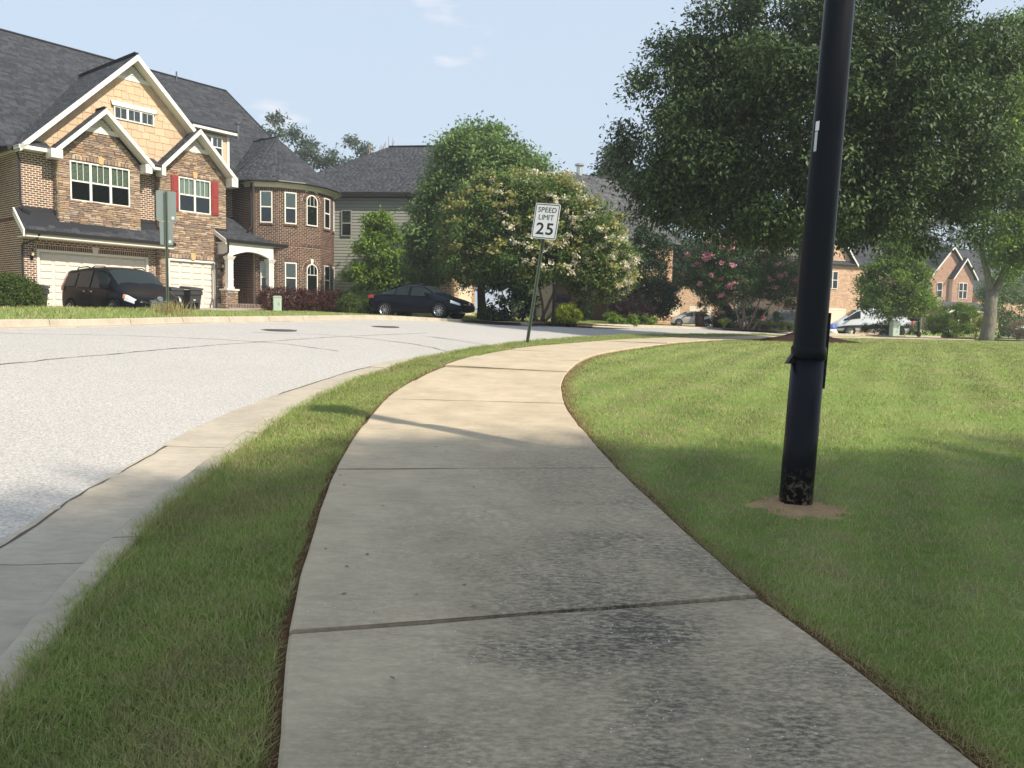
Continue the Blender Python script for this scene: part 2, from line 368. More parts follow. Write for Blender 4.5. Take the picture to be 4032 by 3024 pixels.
def kerb_profile(side):
    "(lateral from the kerb back, dz) for the near kerb; the far one is mirrored"
    return [(0, -.25), (0, .0), (.012, .012), (.13, .012), (.165, -.01), (.19, -.105), (.23, -.125), (.60, -.128), (.86, -.118), (.88, -.22)]
def kerb_run(name, label_side, base, nrm, zz, s, cuts, d0, sgn):
    root = bpy.data.objects.new(name, None); link(root); root['kind'] = 'structure'
    prof = kerb_profile(0)
    for a, b in zip(cuts[:-1], cuts[1:]):
        i0, i1 = np.searchsorted(s, a + .006), np.searchsorted(s, b - .006)
        st = np.r_[a + .006, s[i0:i1], b - .006]; B = np.c_[[np.interp(st, s, base[:, k]) for k in (0, 1)]].T; N = np.c_[[np.interp(st, s, nrm[:, k]) for k in (0, 1)]].T; Z = np.interp(st, s, zz)
        rows = []; j = rng.uniform(-.004, .004)
        for (d, h) in prof: rows.append(np.c_[B + N * (d0 + sgn * d), Z + h + j + .003 * noise1(st * 5 + d * 40, 8)])
        V, F = ribbon(rows); F = F[:, ::-1] if sgn > 0 else F
        n = len(st); caps = [tuple(range(0, len(V), n)), tuple(range(n - 1, len(V), n))[::-1]]
        me = bpy.data.meshes.new('kerb_stone'); me.from_pydata(V.tolist(), [], F.tolist() + caps); me.materials.append(M_kerb); me.update()
        piece('kerb_stone', me, root)
    return root
kerb_run('kerb', 'near', KB[:, :2], KBN, kz, KBS, [0, 2.6, 5.2, 7.7, 10.2, 12.9, 15.6, 18.5, 21.5, 24.5, 28, 32, 37, 43, 50, 58, 68, 80], 0, 1)
kerb_run('kerb', 'far', KB[:, :2], KBN, fz, KBS, [8.5, 11, 13, 14.6, 16.1, 17.6, 19, 20.4, 21.7, 23, 24.3, 25.6, 29.6, 31.5, 33.5, 35.5, 37.5, 40, 43, 47, 52, 58, 68, 80], FB, -1)
# driveway apron kerb is dropped between 25.6 and 29.6 along the far kerb
M_drive = mk_concrete('driveway_concrete', (.42, .38, .32), 0)

# dark ragged joint between gutter and asphalt
ej = edge.copy(); w_ = (.005 + .011 * np.abs(noise1(KBS * 9, 77)))[:, None]; sheet('road_seam', [np.c_[ej[:, :2] - KBN * w_, ej[:, 2] + .006], np.c_[ej[:, :2] + KBN * w_, ej[:, 2] + .006]], M_tar, smooth=False, flip=True)
# grit lying along the gutter's flow line
M_grit = simple('gutter_grit', (.20, .175, .14), .95, noise=(.4, 40), bump=(.6, 80), spec=.1)
gi = np.searchsorted(KBS, 42); gw = (.014 + .028 * np.clip(noise1(KBS[:gi] * 1.3, 81) + .35, 0, 1))[:, None]; gb = KB[:gi, :2] + KBN[:gi] * .222; sheet('gutter_grit', [np.c_[gb - KBN[:gi] * .006, kz[:gi] - .116], np.c_[gb + KBN[:gi] * gw, kz[:gi] - .119]], M_grit, smooth=False, flip=True)
# seams and covers on the road
def seam(name, pts, w, label=None):
    P_, N_, S_ = spline(pts, .12); idx = []
    w_ = w * (1 + .5 * noise1(S_ * 4, 5)); j = .025 * noise1(S_ * 3, 6)
    xy = P_[:, :2] + N_ * j[:, None]
    # height of the road under a point: lateral position from the near kerb
    def rz(q):
        d2 = ((q[:, None, :] - KB[None, :, :2]) ** 2).sum(2); i = d2.argmin(1); d = np.sqrt(d2[np.arange(len(q)), i]); f = (d - RE0) / (RE1 - RE0)
        return (kz[i] - .125) * (1 - f) + (fz[i] - .135) * f + .10 * f * (1 - f)
    z = rz(xy) + .006
    return sheet(name, [np.c_[xy + N_ * w_[:, None], z], np.c_[xy - N_ * w_[:, None], z]], M_tar, smooth=False, flip=True)
for pts in ([(-6.9, 6), (-6.4, 9.3), (-5.5, 12.8), (-4.2, 16.2), (-2.2, 20)], [(-8.6, 12.6), (-6.6, 14.2), (-4.6, 14.7), (-3.2, 14.2)], [(-5.6, 16.6), (-4.0, 17.2), (-2.2, 16.6), (-1.3, 15.6)]):
    o = seam('road_seam', pts, .014)

# ---- sidewalk: one slab after another
walk = bpy.data.objects.new('sidewalk', None); link(walk); walk['kind'] = 'structure'
yc = np.interp(np.arange(0, SWS[-1], .01), SWS, SW[:, 1]); s_of = lambda y: float(np.interp(y, SW[:, 1], SWS))
cuts = [s_of(-3.9), s_of(-1.4), s_of(.85), s_of(3.29), s_of(5.70), s_of(7.32), s_of(8.71), s_of(10.1)]
while cuts[-1] < SWS[-1] - 2: cuts.append(cuts[-1] + 1.5)
SWZ = G(SW[:, 0], SW[:, 1])
for k, (a, b) in enumerate(zip(cuts[:-1], cuts[1:])):
    gap = .009 if k in (2, 3) else (.0065 if k < 6 else .006); a += gap; b -= gap
    st = np.linspace(a, b, max(3, int((b - a) / .12))); n = len(st)
    c = np.c_[[np.interp(st, SWS, SW[:, q]) for q in (0, 1)]].T; N = np.c_[[np.interp(st, SWS, SWN[:, q]) for q in (0, 1)]].T; w = np.interp(st, SWS, SW[:, 2]) / 2
    sag = .012 * noise1(np.array([k * 1.7]), 9)[0]
    if k == 3: sag = .008
    if k == 2: sag = -.004
    tilt = .008 * noise1(np.array([k * 2.3 + .5]), 12)[0]
    cols = [(-1, -.11), (-1, -.008), (-.988, 0), (-.5, 0), (0, 0), (.5, 0), (.988, 0), (1, -.008), (1, -.11)]
    rows = []
    ends = np.r_[np.zeros(1), np.zeros(n - 2), np.zeros(1)]
    wob = .004 * noise1(st * 3.1 + 50, 21)
    for (l, dz) in cols:
        xy = c - N * (l * w + (wob if abs(l) > .9 else 0) * np.sign(l))[:, None] if abs(l) > 0 else c
        # joint line wanders a little across the slab
        xy = xy + (np.c_[N[:, 1], -N[:, 0]] * (.012 * noise1(np.array([l * 3 + 11]), 31)[0] * (np.r_[1, np.zeros(n - 2), 1][:, None])))
        z = G(xy[:, 0], xy[:, 1]) + dz + sag + tilt * l
        if n > 3: z = z + np.where((np.arange(n) == 0) | (np.arange(n) == n - 1), -.006 if dz > -.05 else 0, 0)
        rows.append(np.c_[xy, z])
    V, F = ribbon(rows); caps = [tuple(range(0, len(V), n))[::-1], tuple(range(n - 1, len(V), n))]
    me = bpy.data.meshes.new('slab'); me.from_pydata(V.tolist(), [], F[:, ::-1].tolist() + caps); me.materials.append(M_walk); me.update()
    # reversed winding so that the top faces up
    bm = bmesh.new(); bm.from_mesh(me); bmesh.ops.recalc_face_normals(bm, faces=bm.faces); bm.to_mesh(me); bm.free()
    piece('slab', me, walk)
for sd_, w0, sdn in ((1, .055, 41), (-1, .06, 42)):
    sheet('soil', [drape(SW[:, :2] + SWN * (sd_ * (SW[:, 2:3] / 2 + w0 + .03 * noise1(SWS * 3, sdn)[:, None])), -.026), drape(SW[:, :2] + SWN * (sd_ * (SW[:, 2:3] / 2 - .03)), -.034)], M_soil, flip=sd_ > 0)

# ---- lawn sheets
def swd(xy):
    "signed lateral distance from the sidewalk centre (left positive), half width there, and station"
    out = np.empty(len(xy)); hw = np.empty(len(xy)); ss = np.empty(len(xy))
    for i in range(0, len(xy), 20000):
        q = xy[i:i + 20000]; d2 = (q[:, None, 0] - SW[None, ::3, 0]) ** 2 + (q[:, None, 1] - SW[None, ::3, 1]) ** 2; j = d2.argmin(1) * 3
        v = q - SW[j, :2]; out[i:i + 20000] = (v * SWN[j]).sum(1); hw[i:i + 20000] = SW[j, 2] / 2; ss[i:i + 20000] = SWS[j]
        far = np.hypot(v[:, 0], v[:, 1]); out[i:i + 20000] = np.sign(out[i:i + 20000]) * np.maximum(np.abs(out[i:i + 20000]), far * .98)
    return out, hw, ss
def kbd(xy):
    out = np.empty(len(xy))
    for i in range(0, len(xy), 20000):
        q = xy[i:i + 20000]; d2 = (q[:, None, 0] - KB[None, ::3, 0]) ** 2 + (q[:, None, 1] - KB[None, ::3, 1]) ** 2; j = d2.argmin(1) * 3
        v = q - KB[j, :2]; s_ = (v * KBN[j]).sum(1); out[i:i + 20000] = np.sign(s_) * np.hypot(v[:, 0], v[:, 1])
    return out
def grid_sheet(name, xs, ys, mat, dz=-.035):
    X, Y = np.meshgrid(xs, ys); xy = np.c_[X.ravel(), Y.ravel()]; z = G(xy[:, 0], xy[:, 1]) + dz
    sd, hw, _ = swd(xy); kd = kbd(xy); low = ((sd > -.1) & (kd < FB + 1.3)) | ((kd > -.3) & (kd < FB + 1.3))
    z = z - np.where(low, .5, 0); n = len(xs); i = np.arange(len(ys) - 1)[:, None] * n + np.arange(n - 1)[None, :]; i = i.ravel()
    F = np.c_[i, i + 1, i + 1 + n, i + n]
    o = bpy.data.objects.new(name, np_mesh(name, np.c_[xy, z], F, mat, True)); link(o); o['kind'] = 'structure'; return o
_xs = np.unique(np.r_[np.linspace(-900, -120, 8), np.linspace(-120, -30, 19), np.linspace(-30, 60, 151), np.linspace(60, 140, 17), np.linspace(140, 900, 8)])
_ys = np.unique(np.r_[np.linspace(-300, -20, 8), np.linspace(-20, 70, 151), np.linspace(70, 150, 17), np.linspace(150, 1500, 10)])
grid_sheet('ground', _xs, _ys, M_ground)
i1 = np.searchsorted(KBS, 70)
vL = KB[:i1, :2] - KBN[:i1] * .005
d2 = ((vL[:, None, :] - SW[None, ::2, :2]) ** 2).sum(2); j = d2.argmin(1) * 2
vR = SW[j, :2] + SWN[j] * (SW[j, 2:3] / 2 - .05)
sheet('verge', [drape(vL * (1 - f) + vR * f, -.022 - .02 * f) for f in np.linspace(0, 1, 7)], M_ground)
sheet('lawn', [drape(off(KB, KBN, FB - .01 + d), -.012) for d in (0, .3, .8, 1.4, 2.2)], M_ground, flip=False)

# ---- grass blades
def blades(name, P, H, W, mat, label, lean=.45, parent=None):
    "P (n,3) roots, H heights, W widths"
    n = len(P); a = rng.uniform(0, 2 * np.pi, n); dx, dy = np.cos(a), np.sin(a); b = rng.uniform(0, 2 * np.pi, n); l = np.abs(rng.normal(0, lean, n)) * H; lx, ly = np.cos(b) * l, np.sin(b) * l
    V = np.empty((n, 5, 3)); o = np.c_[dx, dy, np.zeros(n)] * (W / 2)[:, None]; L = np.c_[lx, ly, np.zeros(n)]; up = np.c_[np.zeros(n), np.zeros(n), H]
    V[:, 0] = P - o; V[:, 1] = P + o; V[:, 2] = P + o * .75 + L * .35 + up * .55; V[:, 3] = P - o * .75 + L * .35 + up * .55; V[:, 4] = P + L * 1.1 + up
    k = np.arange(n)[:, None] * 5; F = np.concatenate([k + [0, 1, 2], k + [0, 2, 3], k + [3, 2, 4]], 0)
    ob = bpy.data.objects.new(name, np_mesh(name, V.reshape(-1, 3), F, mat)); link(ob, parent)
    return tag(ob, label, 'grass' if label else None, None, 'stuff')
POLE = (1.93, 5.12)
def bare(xy):
    "thin or bare spots of the lawn: 1 = full grass"
    d = np.hypot((xy[:, 0] - POLE[0] + .02) / 1.25, (xy[:, 1] - POLE[1] + .10)); k = np.clip((d - .05 - .22 * hash2(xy[:, 0] * 14, xy[:, 1] * 14, 3)) / .12, 0, 1)
    thin = .35 + .65 * np.clip((hash2(xy[:, 0] * 1.6 + 30, xy[:, 1] * 1.6, 5) * .6 + hash2(xy[:, 0] * 5, xy[:, 1] * 5, 6) * .4 - .25) * 3, 0, 1)
    return k * thin
def lawn_blades():
    n = 420000; r = np.exp(rng.uniform(np.log(1.3), np.log(42), n)); th = rng.uniform(R(-14), R(47), n)
    xy = np.c_[r * np.sin(th), r * np.cos(th)]; sd, hw, _ = swd(xy); keep = (sd < -(hw + .03 + .05 * hash2(xy[:, 0] * 4, xy[:, 1] * 4, 8))) & (rng.uniform(0, 1, n) < bare(xy))
    xy, r, sd, hw = xy[keep], r[keep], sd[keep], hw[keep]; n = len(xy)
    H = rng.uniform(.018, .036, n) * (1 + .5 * hash2(xy[:, 0] * 2.2, xy[:, 1] * 2.2, 9)) * np.where(r > 12, 1.0, 1.0); W = .0038 * np.clip(r / 4.5, 1, 6) * rng.uniform(.7, 1.3, n)
    blades('grass', np.c_[xy, G(xy[:, 0], xy[:, 1]) - .04], H, W, M_blade, 'mown lawn grass to the right of the sidewalk', .8)
    n = 240000; s = np.exp(rng.uniform(np.log(1.6), np.log(34), n)) ; y = s; f = rng.uniform(0, 1, n)
    ii = lambda A: np.c_[[np.interp(y, KB[:, 1], A[:, q]) for q in (0, 1)]].T
    jx = ((KB[:, None, :2] - SW[None, :, :2]) ** 2).sum(2).argmin(1); sj = np.interp(y, KB[:, 1], SWS[jx]); sw = lambda A, q: np.interp(sj, SWS, A[:, q])
    a = ii(KB) + ii(KBN) * .03; b = np.c_[sw(SW, 0), sw(SW, 1)] + np.c_[sw(SWN, 0), sw(SWN, 1)] * (sw(SW, 2) / 2 + .035)[:, None]; xy = a * (1 - f[:, None]) + b * f[:, None] + rng.normal(0, .03, (n, 2))
    sd, hw, _ = swd(xy); keep = (sd > hw + .02 + .05 * hash2(xy[:, 0] * 5, xy[:, 1] * 5, 8)) & (rng.uniform(0, 1, n) < bare(xy)); xy, f, y = xy[keep], f[keep], y[keep]; n = len(xy)
    H = (rng.uniform(.02, .042, n) + .05 * np.clip(.22 - f, 0, 1) / .22 * rng.uniform(.3, 1, n)) * (1 + .5 * hash2(xy[:, 0] * 2.5, xy[:, 1] * 2.5, 10)); W = .0038 * np.clip(y / 4.5, 1, 6) * rng.uniform(.7, 1.3, n)
    blades('grass', np.c_[xy, G(xy[:, 0], xy[:, 1]) - .03], H, W, M_blade, 'strip of grass between the near kerb and the sidewalk', .75)
    # dead, cut-back fringe along both sidewalk edges
    n = 34000; s = np.exp(rng.uniform(np.log(1.5), np.log(26), n)); it = lambda A, q: np.interp(s, SW[:, 1], A[:, q]); side = np.where(rng.uniform(0, 1, n) < .5, 1, -1); e = np.abs(rng.normal(0, .07, n)) + .025
    xy = np.c_[it(SW, 0), it(SW, 1)] + np.c_[it(SWN, 0), it(SWN, 1)] * (side * (it(SW, 2) / 2 + e))[:, None]; H = rng.uniform(.015, .045, n); W = .005 * np.clip(s / 4.5, 1, 5)
    blades('grass', np.c_[xy, G(xy[:, 0], xy[:, 1]) - .045], H, W, M_dry, 'dry cut fringe of grass along the sidewalk edges', 1.1)
    # shaggier bank beyond the far kerb
    n = 60000; s = rng.uniform(8, 52, n); d = rng.uniform(.0, 1, n) ** 1.3 * 9 + FB + .02; i = np.clip(np.searchsorted(KBS, s), 0, len(KBS) - 1); xy = KB[i, :2] + KBN[i] * d[:, None] + rng.normal(0, .06, (n, 2)); kd = kbd(xy); ok = (kd > FB - .02) & ~in_drive(xy); xy, d, s = xy[ok], d[ok], s[ok]; n = len(xy)
    tall = np.where(s < 24, 1.0, .45); H = rng.uniform(.05, .11, n) * (.6 + .9 * hash2(xy[:, 0] * 1.2, xy[:, 1] * 1.2, 13)) * tall; W = rng.uniform(.012, .022, n)
    blades('grass', np.c_[xy, G(xy[:, 0], xy[:, 1]) - .02], H, W, M_blade, 'shaggy grass bank behind the far kerb', .6)
DRIVES = []
def in_drive(xy):
    m = np.zeros(len(xy), bool)
    for poly in DRIVES:
        p = np.array(poly); x, y = xy[:, 0], xy[:, 1]; c = np.zeros(len(xy), bool); j = len(p) - 1
        for i in range(len(p)):
            c ^= ((p[i, 1] > y) != (p[j, 1] > y)) & (x < (p[j, 0] - p[i, 0]) * (y - p[i, 1]) / (p[j, 1] - p[i, 1] + 1e-12) + p[i, 0]); j = i
        m |= c
    return m
def driveway(poly, label='driveway'):
    "concrete apron draped on the ground"
    DRIVES.append(poly); p = [Vector((*q, 0)) for q in poly]; n, mres = 12, 24
    # bilinear patch through the four corners
    rows = []
    for a in np.linspace(0, 1, n):
        A = np.array(poly[0]) * (1 - a) + np.array(poly[1]) * a; B = np.array(poly[3]) * (1 - a) + np.array(poly[2]) * a
        xy = np.array([A * (1 - t) + B * t for t in np.linspace(0, 1, mres)]); rows.append(drape(xy, .012))
    V, F = ribbon(rows); o = bpy.data.objects.new('driveway', np_mesh('driveway', V, F, M_drive, True)); link(o); o['kind'] = 'structure'
    bm = bmesh.new(); bm.from_mesh(o.data); bmesh.ops.recalc_face_normals(bm, faces=bm.faces)
    if sum(f.normal.z for f in bm.faces) < 0: bmesh.ops.reverse_faces(bm, faces=bm.faces)
    bm.to_mesh(o.data); bm.free(); return o
# ------------------------------------------------------------------ building kit
M_white = simple('white_trim', (.72, .69, .625), .55, noise=(.04, 3))
M_cream = simple('cream_trim', (.74, .69, .60), .6, noise=(.04, 3))
M_mortar = simple('mortar', (.74, .61, .47), .95, noise=(.12, 20), spec=.1)
M_brick = multi('brown_brick', pal((.135, .072, .052), (.155, .085, .06), (.10, .06, .048), (.18, .105, .075), (.08, .052, .044), (.14, .075, .056)))
M_redbrick = multi('red_brick', pal((.27, .105, .07), (.30, .12, .08), (.22, .085, .06), (.33, .14, .095)))
M_tanbrick = multi('tan_brick', pal((.40, .22, .125), (.46, .27, .16), (.35, .19, .11), (.50, .31, .19)))
M_stonegap = simple('stone_joint', (.085, .058, .04), .95, noise=(.2, 15), spec=.1)
M_stone = multi('ledge_stone', pal((.37, .26, .175), (.43, .32, .225), (.30, .205, .145), (.46, .35, .24), (.26, .195, .155), (.38, .25, .155), (.34, .26, .205), (.23, .175, .145), (.45, .355, .27)), noise=(.25, 14), bump=(.7, 30))
M_shake = multi('cedar_shake', pal((.56, .40, .265), (.58, .415, .275), (.53, .38, .25), (.60, .43, .29)), rough=.8, noise=(.08, 6), bump=(.3, 25))
M_shingle = multi('asphalt_shingle', pal((.043, .046, .053), (.055, .058, .066), (.036, .039, .046), (.062, .065, .072), (.048, .051, .058)), rough=.95, noise=(.25, 60), bump=(.6, 120), spec=.2)
M_shingle2 = multi('grey_shingle', pal((.075, .075, .08), (.095, .094, .098), (.062, .062, .068), (.11, .11, .112)), rough=.95, noise=(.25, 60), bump=(.6, 120), spec=.2)
M_rooffelt = simple('roof_deck', (.03, .031, .035), .95, spec=.1)
M_gutter = simple('dark_gutter', (.035, .033, .035), .35, metal=.3, noise=(.1, 5))
M_door = simple('garage_paint', (.64, .585, .51), .5, noise=(.03, 2))
M_shutter = simple('red_shutter', (.26, .030, .026), .5, noise=(.06, 6))
M_siding = simple('grey_siding', (.275, .275, .235), .7, noise=(.05, 4), var=.03)
M_iron = simple('black_iron', (.012, .012, .013), .4, metal=.6)
M_pvc = simple('grey_pipe', (.09, .09, .10), .5)
M_galv = simple('galvanised_pipe', (.5, .5, .5), .35, metal=.8)
M_bulb = simple('lamp_glass', (.75, .6, .35), .2)
M_slat = simple('blind_slat', (.60, .63, .54), .6)
M_room = simple('dark_room', (.02, .024, .022), .9, spec=.1)
def mk_glass(name, tint, mirror):
    m, t, b = new_mat(name); t.n.remove(b)
    tr = t.new('ShaderNodeBsdfTransparent'); tr.inputs[0].default_value = (*tint, 1); gl = t.new('ShaderNodeBsdfGlossy'); gl.inputs['Roughness'].default_value = .03; gl.inputs[0].default_value = (.9, .95, .95, 1)
    lw = t.new('ShaderNodeFresnel'); lw.inputs[0].default_value = 1.5; f = t.math('ADD', lw.outputs[0], mirror, clamp=True)
    mx = t.new('ShaderNodeMixShader'); t.l.new(f, mx.inputs[0]); t.l.new(tr.outputs[0], mx.inputs[1]); t.l.new(gl.outputs[0], mx.inputs[2]); t.l.new(mx.outputs[0], t.n['Material Output'].inputs[0]); return m
M_pane = mk_glass('window_glass', (.80, .86, .82), .04)
M_screen = mk_glass('screened_glass', (.36, .40, .39), .03)
M_carglass = mk_glass('car_glass', (.30, .36, .36), .12)
M_tint = mk_glass('tinted_glass', (.06, .07, .075), .10)

class Field:
    "many alike pieces: the nearest nmax become objects of their own, the rest one joined part"
    def __init__(s): s.it = []
    def put(s, M, w, d, h): s.it.append((M, w, d, h))
    def finish(s, name, stuff, mat, parent, nmax=300, cham=.18, wide=False):
        if not s.it: return
        inv = parent.matrix_basis if parent.parent is None else parent.parent.matrix_basis @ parent.matrix_basis
        d = [(inv @ M.translation - Vector((0, 0, 1.5))).length / max(.02, math.sqrt(w * h)) for M, w, dd, h in s.it]; order = np.argsort(d)
        c = cham; u = MB(); u.add([(-.5, 0, -.5), (.5, 0, -.5), (.5, 0, .5), (-.5, 0, .5), (-.5 + c * .12, -1, -.5 + c * .3), (.5 - c * .12, -1, -.5 + c * .3), (.5 - c * .12, -1, .5 - c * .3), (-.5 + c * .12, -1, .5 - c * .3)],
                                  [(4, 5, 6, 7), (0, 1, 5, 4), (1, 2, 6, 5), (2, 3, 7, 6), (3, 0, 4, 7)])
        me = u.mesh(name, mat); base = np.array(u.v); F0 = np.array(u.f)
        for i in order[:nmax]:
            M, w, dd, h = s.it[i]; o = bpy.data.objects.new(name, me); COL.objects.link(o); o.parent = parent; o.matrix_basis = M @ Matrix.Diagonal((w, dd, h, 1))
        rest = order[nmax:]
        if len(rest):
            Vs = np.empty((len(rest), 8, 3))
            for k, i in enumerate(rest):
                M, w, dd, h = s.it[i]; A = np.array(M)[:3]; Vs[k] = (base * (w, dd, h)) @ A[:, :3].T + A[:, 3]
            Fs = (np.arange(len(rest))[:, None, None] * 8 + F0[None]).reshape(-1, 4)
            o = bpy.data.objects.new(stuff, np_mesh(stuff, Vs.reshape(-1, 3), Fs, mat)); link(o, parent); o['kind'] = 'stuff'

def rect(x0, x1, z0, z1): return lambda z: (x0, x1) if z0 < z < z1 else None
def arch(x0, x1, z0, zs, grow=0.0):
    c, r = (x0 + x1) / 2, (x1 - x0) / 2 + grow
    def f(z):
        if z < z0: return None
        if z < zs: return (x0, x1)
        q = r * r - (z - zs) ** 2; return (c - math.sqrt(q), c + math.sqrt(q)) if q > 0 else None
    return f
def frame_at(o, ang): return Matrix.Translation(o) @ Matrix.Rotation(ang, 4, 'Z')
def runs(x0, x1, z, holes):
    iv = [(x0, x1)]
    for h in holes:
        q = h(z)
        if q is None: continue
        nv = []
        for a, b in iv:
            if q[1] <= a or q[0] >= b: nv.append((a, b)); continue
            if q[0] > a: nv.append((a, q[0]))
            if q[1] < b: nv.append((q[1], b))
        iv = nv
    return iv
def bricks(F, M, x0, x1, z0, z1, holes=(), bound=None, L=.212, H=.0845, gap=.0215, depth=.005, seed=1):
    "running bond in the panel frame M (x along the wall, -y outwards); bound(z) limits the run"
    n = int(round((z1 - z0) / H))
    for k in range(n):
        z = z0 + (k + .5) * (z1 - z0) / n; hh = (z1 - z0) / n - gap
        a0, b0 = (x0, x1) if bound is None else (bound(z) or (0, 0))
        for a, b in runs(a0, b0, z, holes):
            if b - a < .03: continue
            g = a - ((a - x0 + (k % 2) * L / 2) % L)
            while g < b:
                p, q = max(g, a), min(g + L, b); g += L
                if q - p - gap < .018: continue
                F.put(M @ Matrix.Translation(((p + q) / 2, 0, z)), q - p - gap, depth * random.uniform(.8, 1.3), hh)
def soldier(F, M, x0, x1, z0, z1, pitch=.085, gap=.017, depth=.007):
    n = max(1, int(round((x1 - x0) / pitch)))
    for k in range(n): F.put(M @ Matrix.Translation((x0 + (k + .5) * (x1 - x0) / n, 0, (z0 + z1) / 2)), (x1 - x0) / n - gap, depth, z1 - z0 - gap)
def voussoirs(F, M, cx, zs, r, t=.2, n=15, depth=.010):
    for k in range(n):
        a = math.pi * (k + .5) / n; F.put(M @ Matrix.Translation((cx, 0, zs)) @ Matrix.Rotation(math.pi / 2 - a, 4, 'Y') @ Matrix.Translation((0, 0, r + t / 2)), math.pi * (r + t / 2) / n - .014, depth, t - .014)
def stones(F, M, x0, x1, z0, z1, holes=(), bound=None, hr=(.055, .11), lr=(.13, .42)):
    z = z0
    while z < z1 - .02:
        h = min(random.uniform(*hr), z1 - z); zc = z + h / 2; a0, b0 = (x0, x1) if bound is None else (bound(zc) or (0, 0))
        for a, b in runs(a0, b0, zc, holes):
            g = a
            while g < b - .02:
                q = min(g + random.uniform(*lr), b)
                if b - q < .08: q = b
                two = h > .085 and random.random() < .3
                if two:
                    for s_ in (-1, 1): F.put(M @ Matrix.Translation(((g + q) / 2, 0, zc + s_ * h / 4)) @ Matrix.Rotation(R(random.uniform(-3, 3)), 4, 'Y'), q - g - .008, random.uniform(.015, .05), h / 2 - .006)
                else: F.put(M @ Matrix.Translation(((g + q) / 2, 0, zc)) @ Matrix.Rotation(R(random.uniform(-2.5, 2.5)), 4, 'Y'), q - g - .008, random.uniform(.015, .055), h - .007)
                g = q
        z += h
def shingles(F, poly, row=.15, wr=(.22, .42), th=.014):
    "staggered tabs over a planar roof polygon (3-D points, seen from outside counter-clockwise)"
    q = [Vector(p) for p in poly]; n = (q[1] - q[0]).cross(q[2] - q[0]).normalized()
    if n.z < 0: n = -n
    e1 = Vector((-n.y, n.x, 0)).normalized(); e2 = n.cross(e1)            # e1 level, e2 up the slope
    if e2.z < 0: e1, e2 = -e1, -e2
    A = [((p - q[0]).dot(e1), (p - q[0]).dot(e2)) for p in q]; y0, y1 = min(a[1] for a in A), max(a[1] for a in A); k = 0; y = y0
    Rm = Matrix((e1, -n, e2)).transposed().to_4x4()
    while y < y1:
        ym = min(y + row / 2, y1 - .01); xs = []
        for i in range(len(A)):
            (xa, ya), (xb, yb) = A[i], A[(i + 1) % len(A)]
            if (ya > ym) != (yb > ym): xs.append(xa + (ym - ya) / (yb - ya) * (xb - xa))
        xs.sort()
        for a, b in zip(xs[::2], xs[1::2]):
            g = a - random.uniform(0, .2)
            while g < b:
                w = random.uniform(*wr); p, r_ = max(g, a), min(g + w, b); g += w
                if r_ - p < .03: continue
                c = q[0] + e1 * ((p + r_) / 2) + e2 * (y + row / 2)
                F.put(Matrix.Translation(c + n * .004) @ Rm @ Matrix.Rotation(R(3.2), 4, 'X'), r_ - p - .008, th + random.choice((0, 0, .008)), row * 1.04)
        y += row
def rake(mb, pa, pb, y0, y1, h):
    "board under a sloping line pa-pb (x,z), h deep measured vertically"
    mb.prism([pa, pb, (pb[0], pb[1] - h), (pa[0], pa[1] - h)], y0, y1)

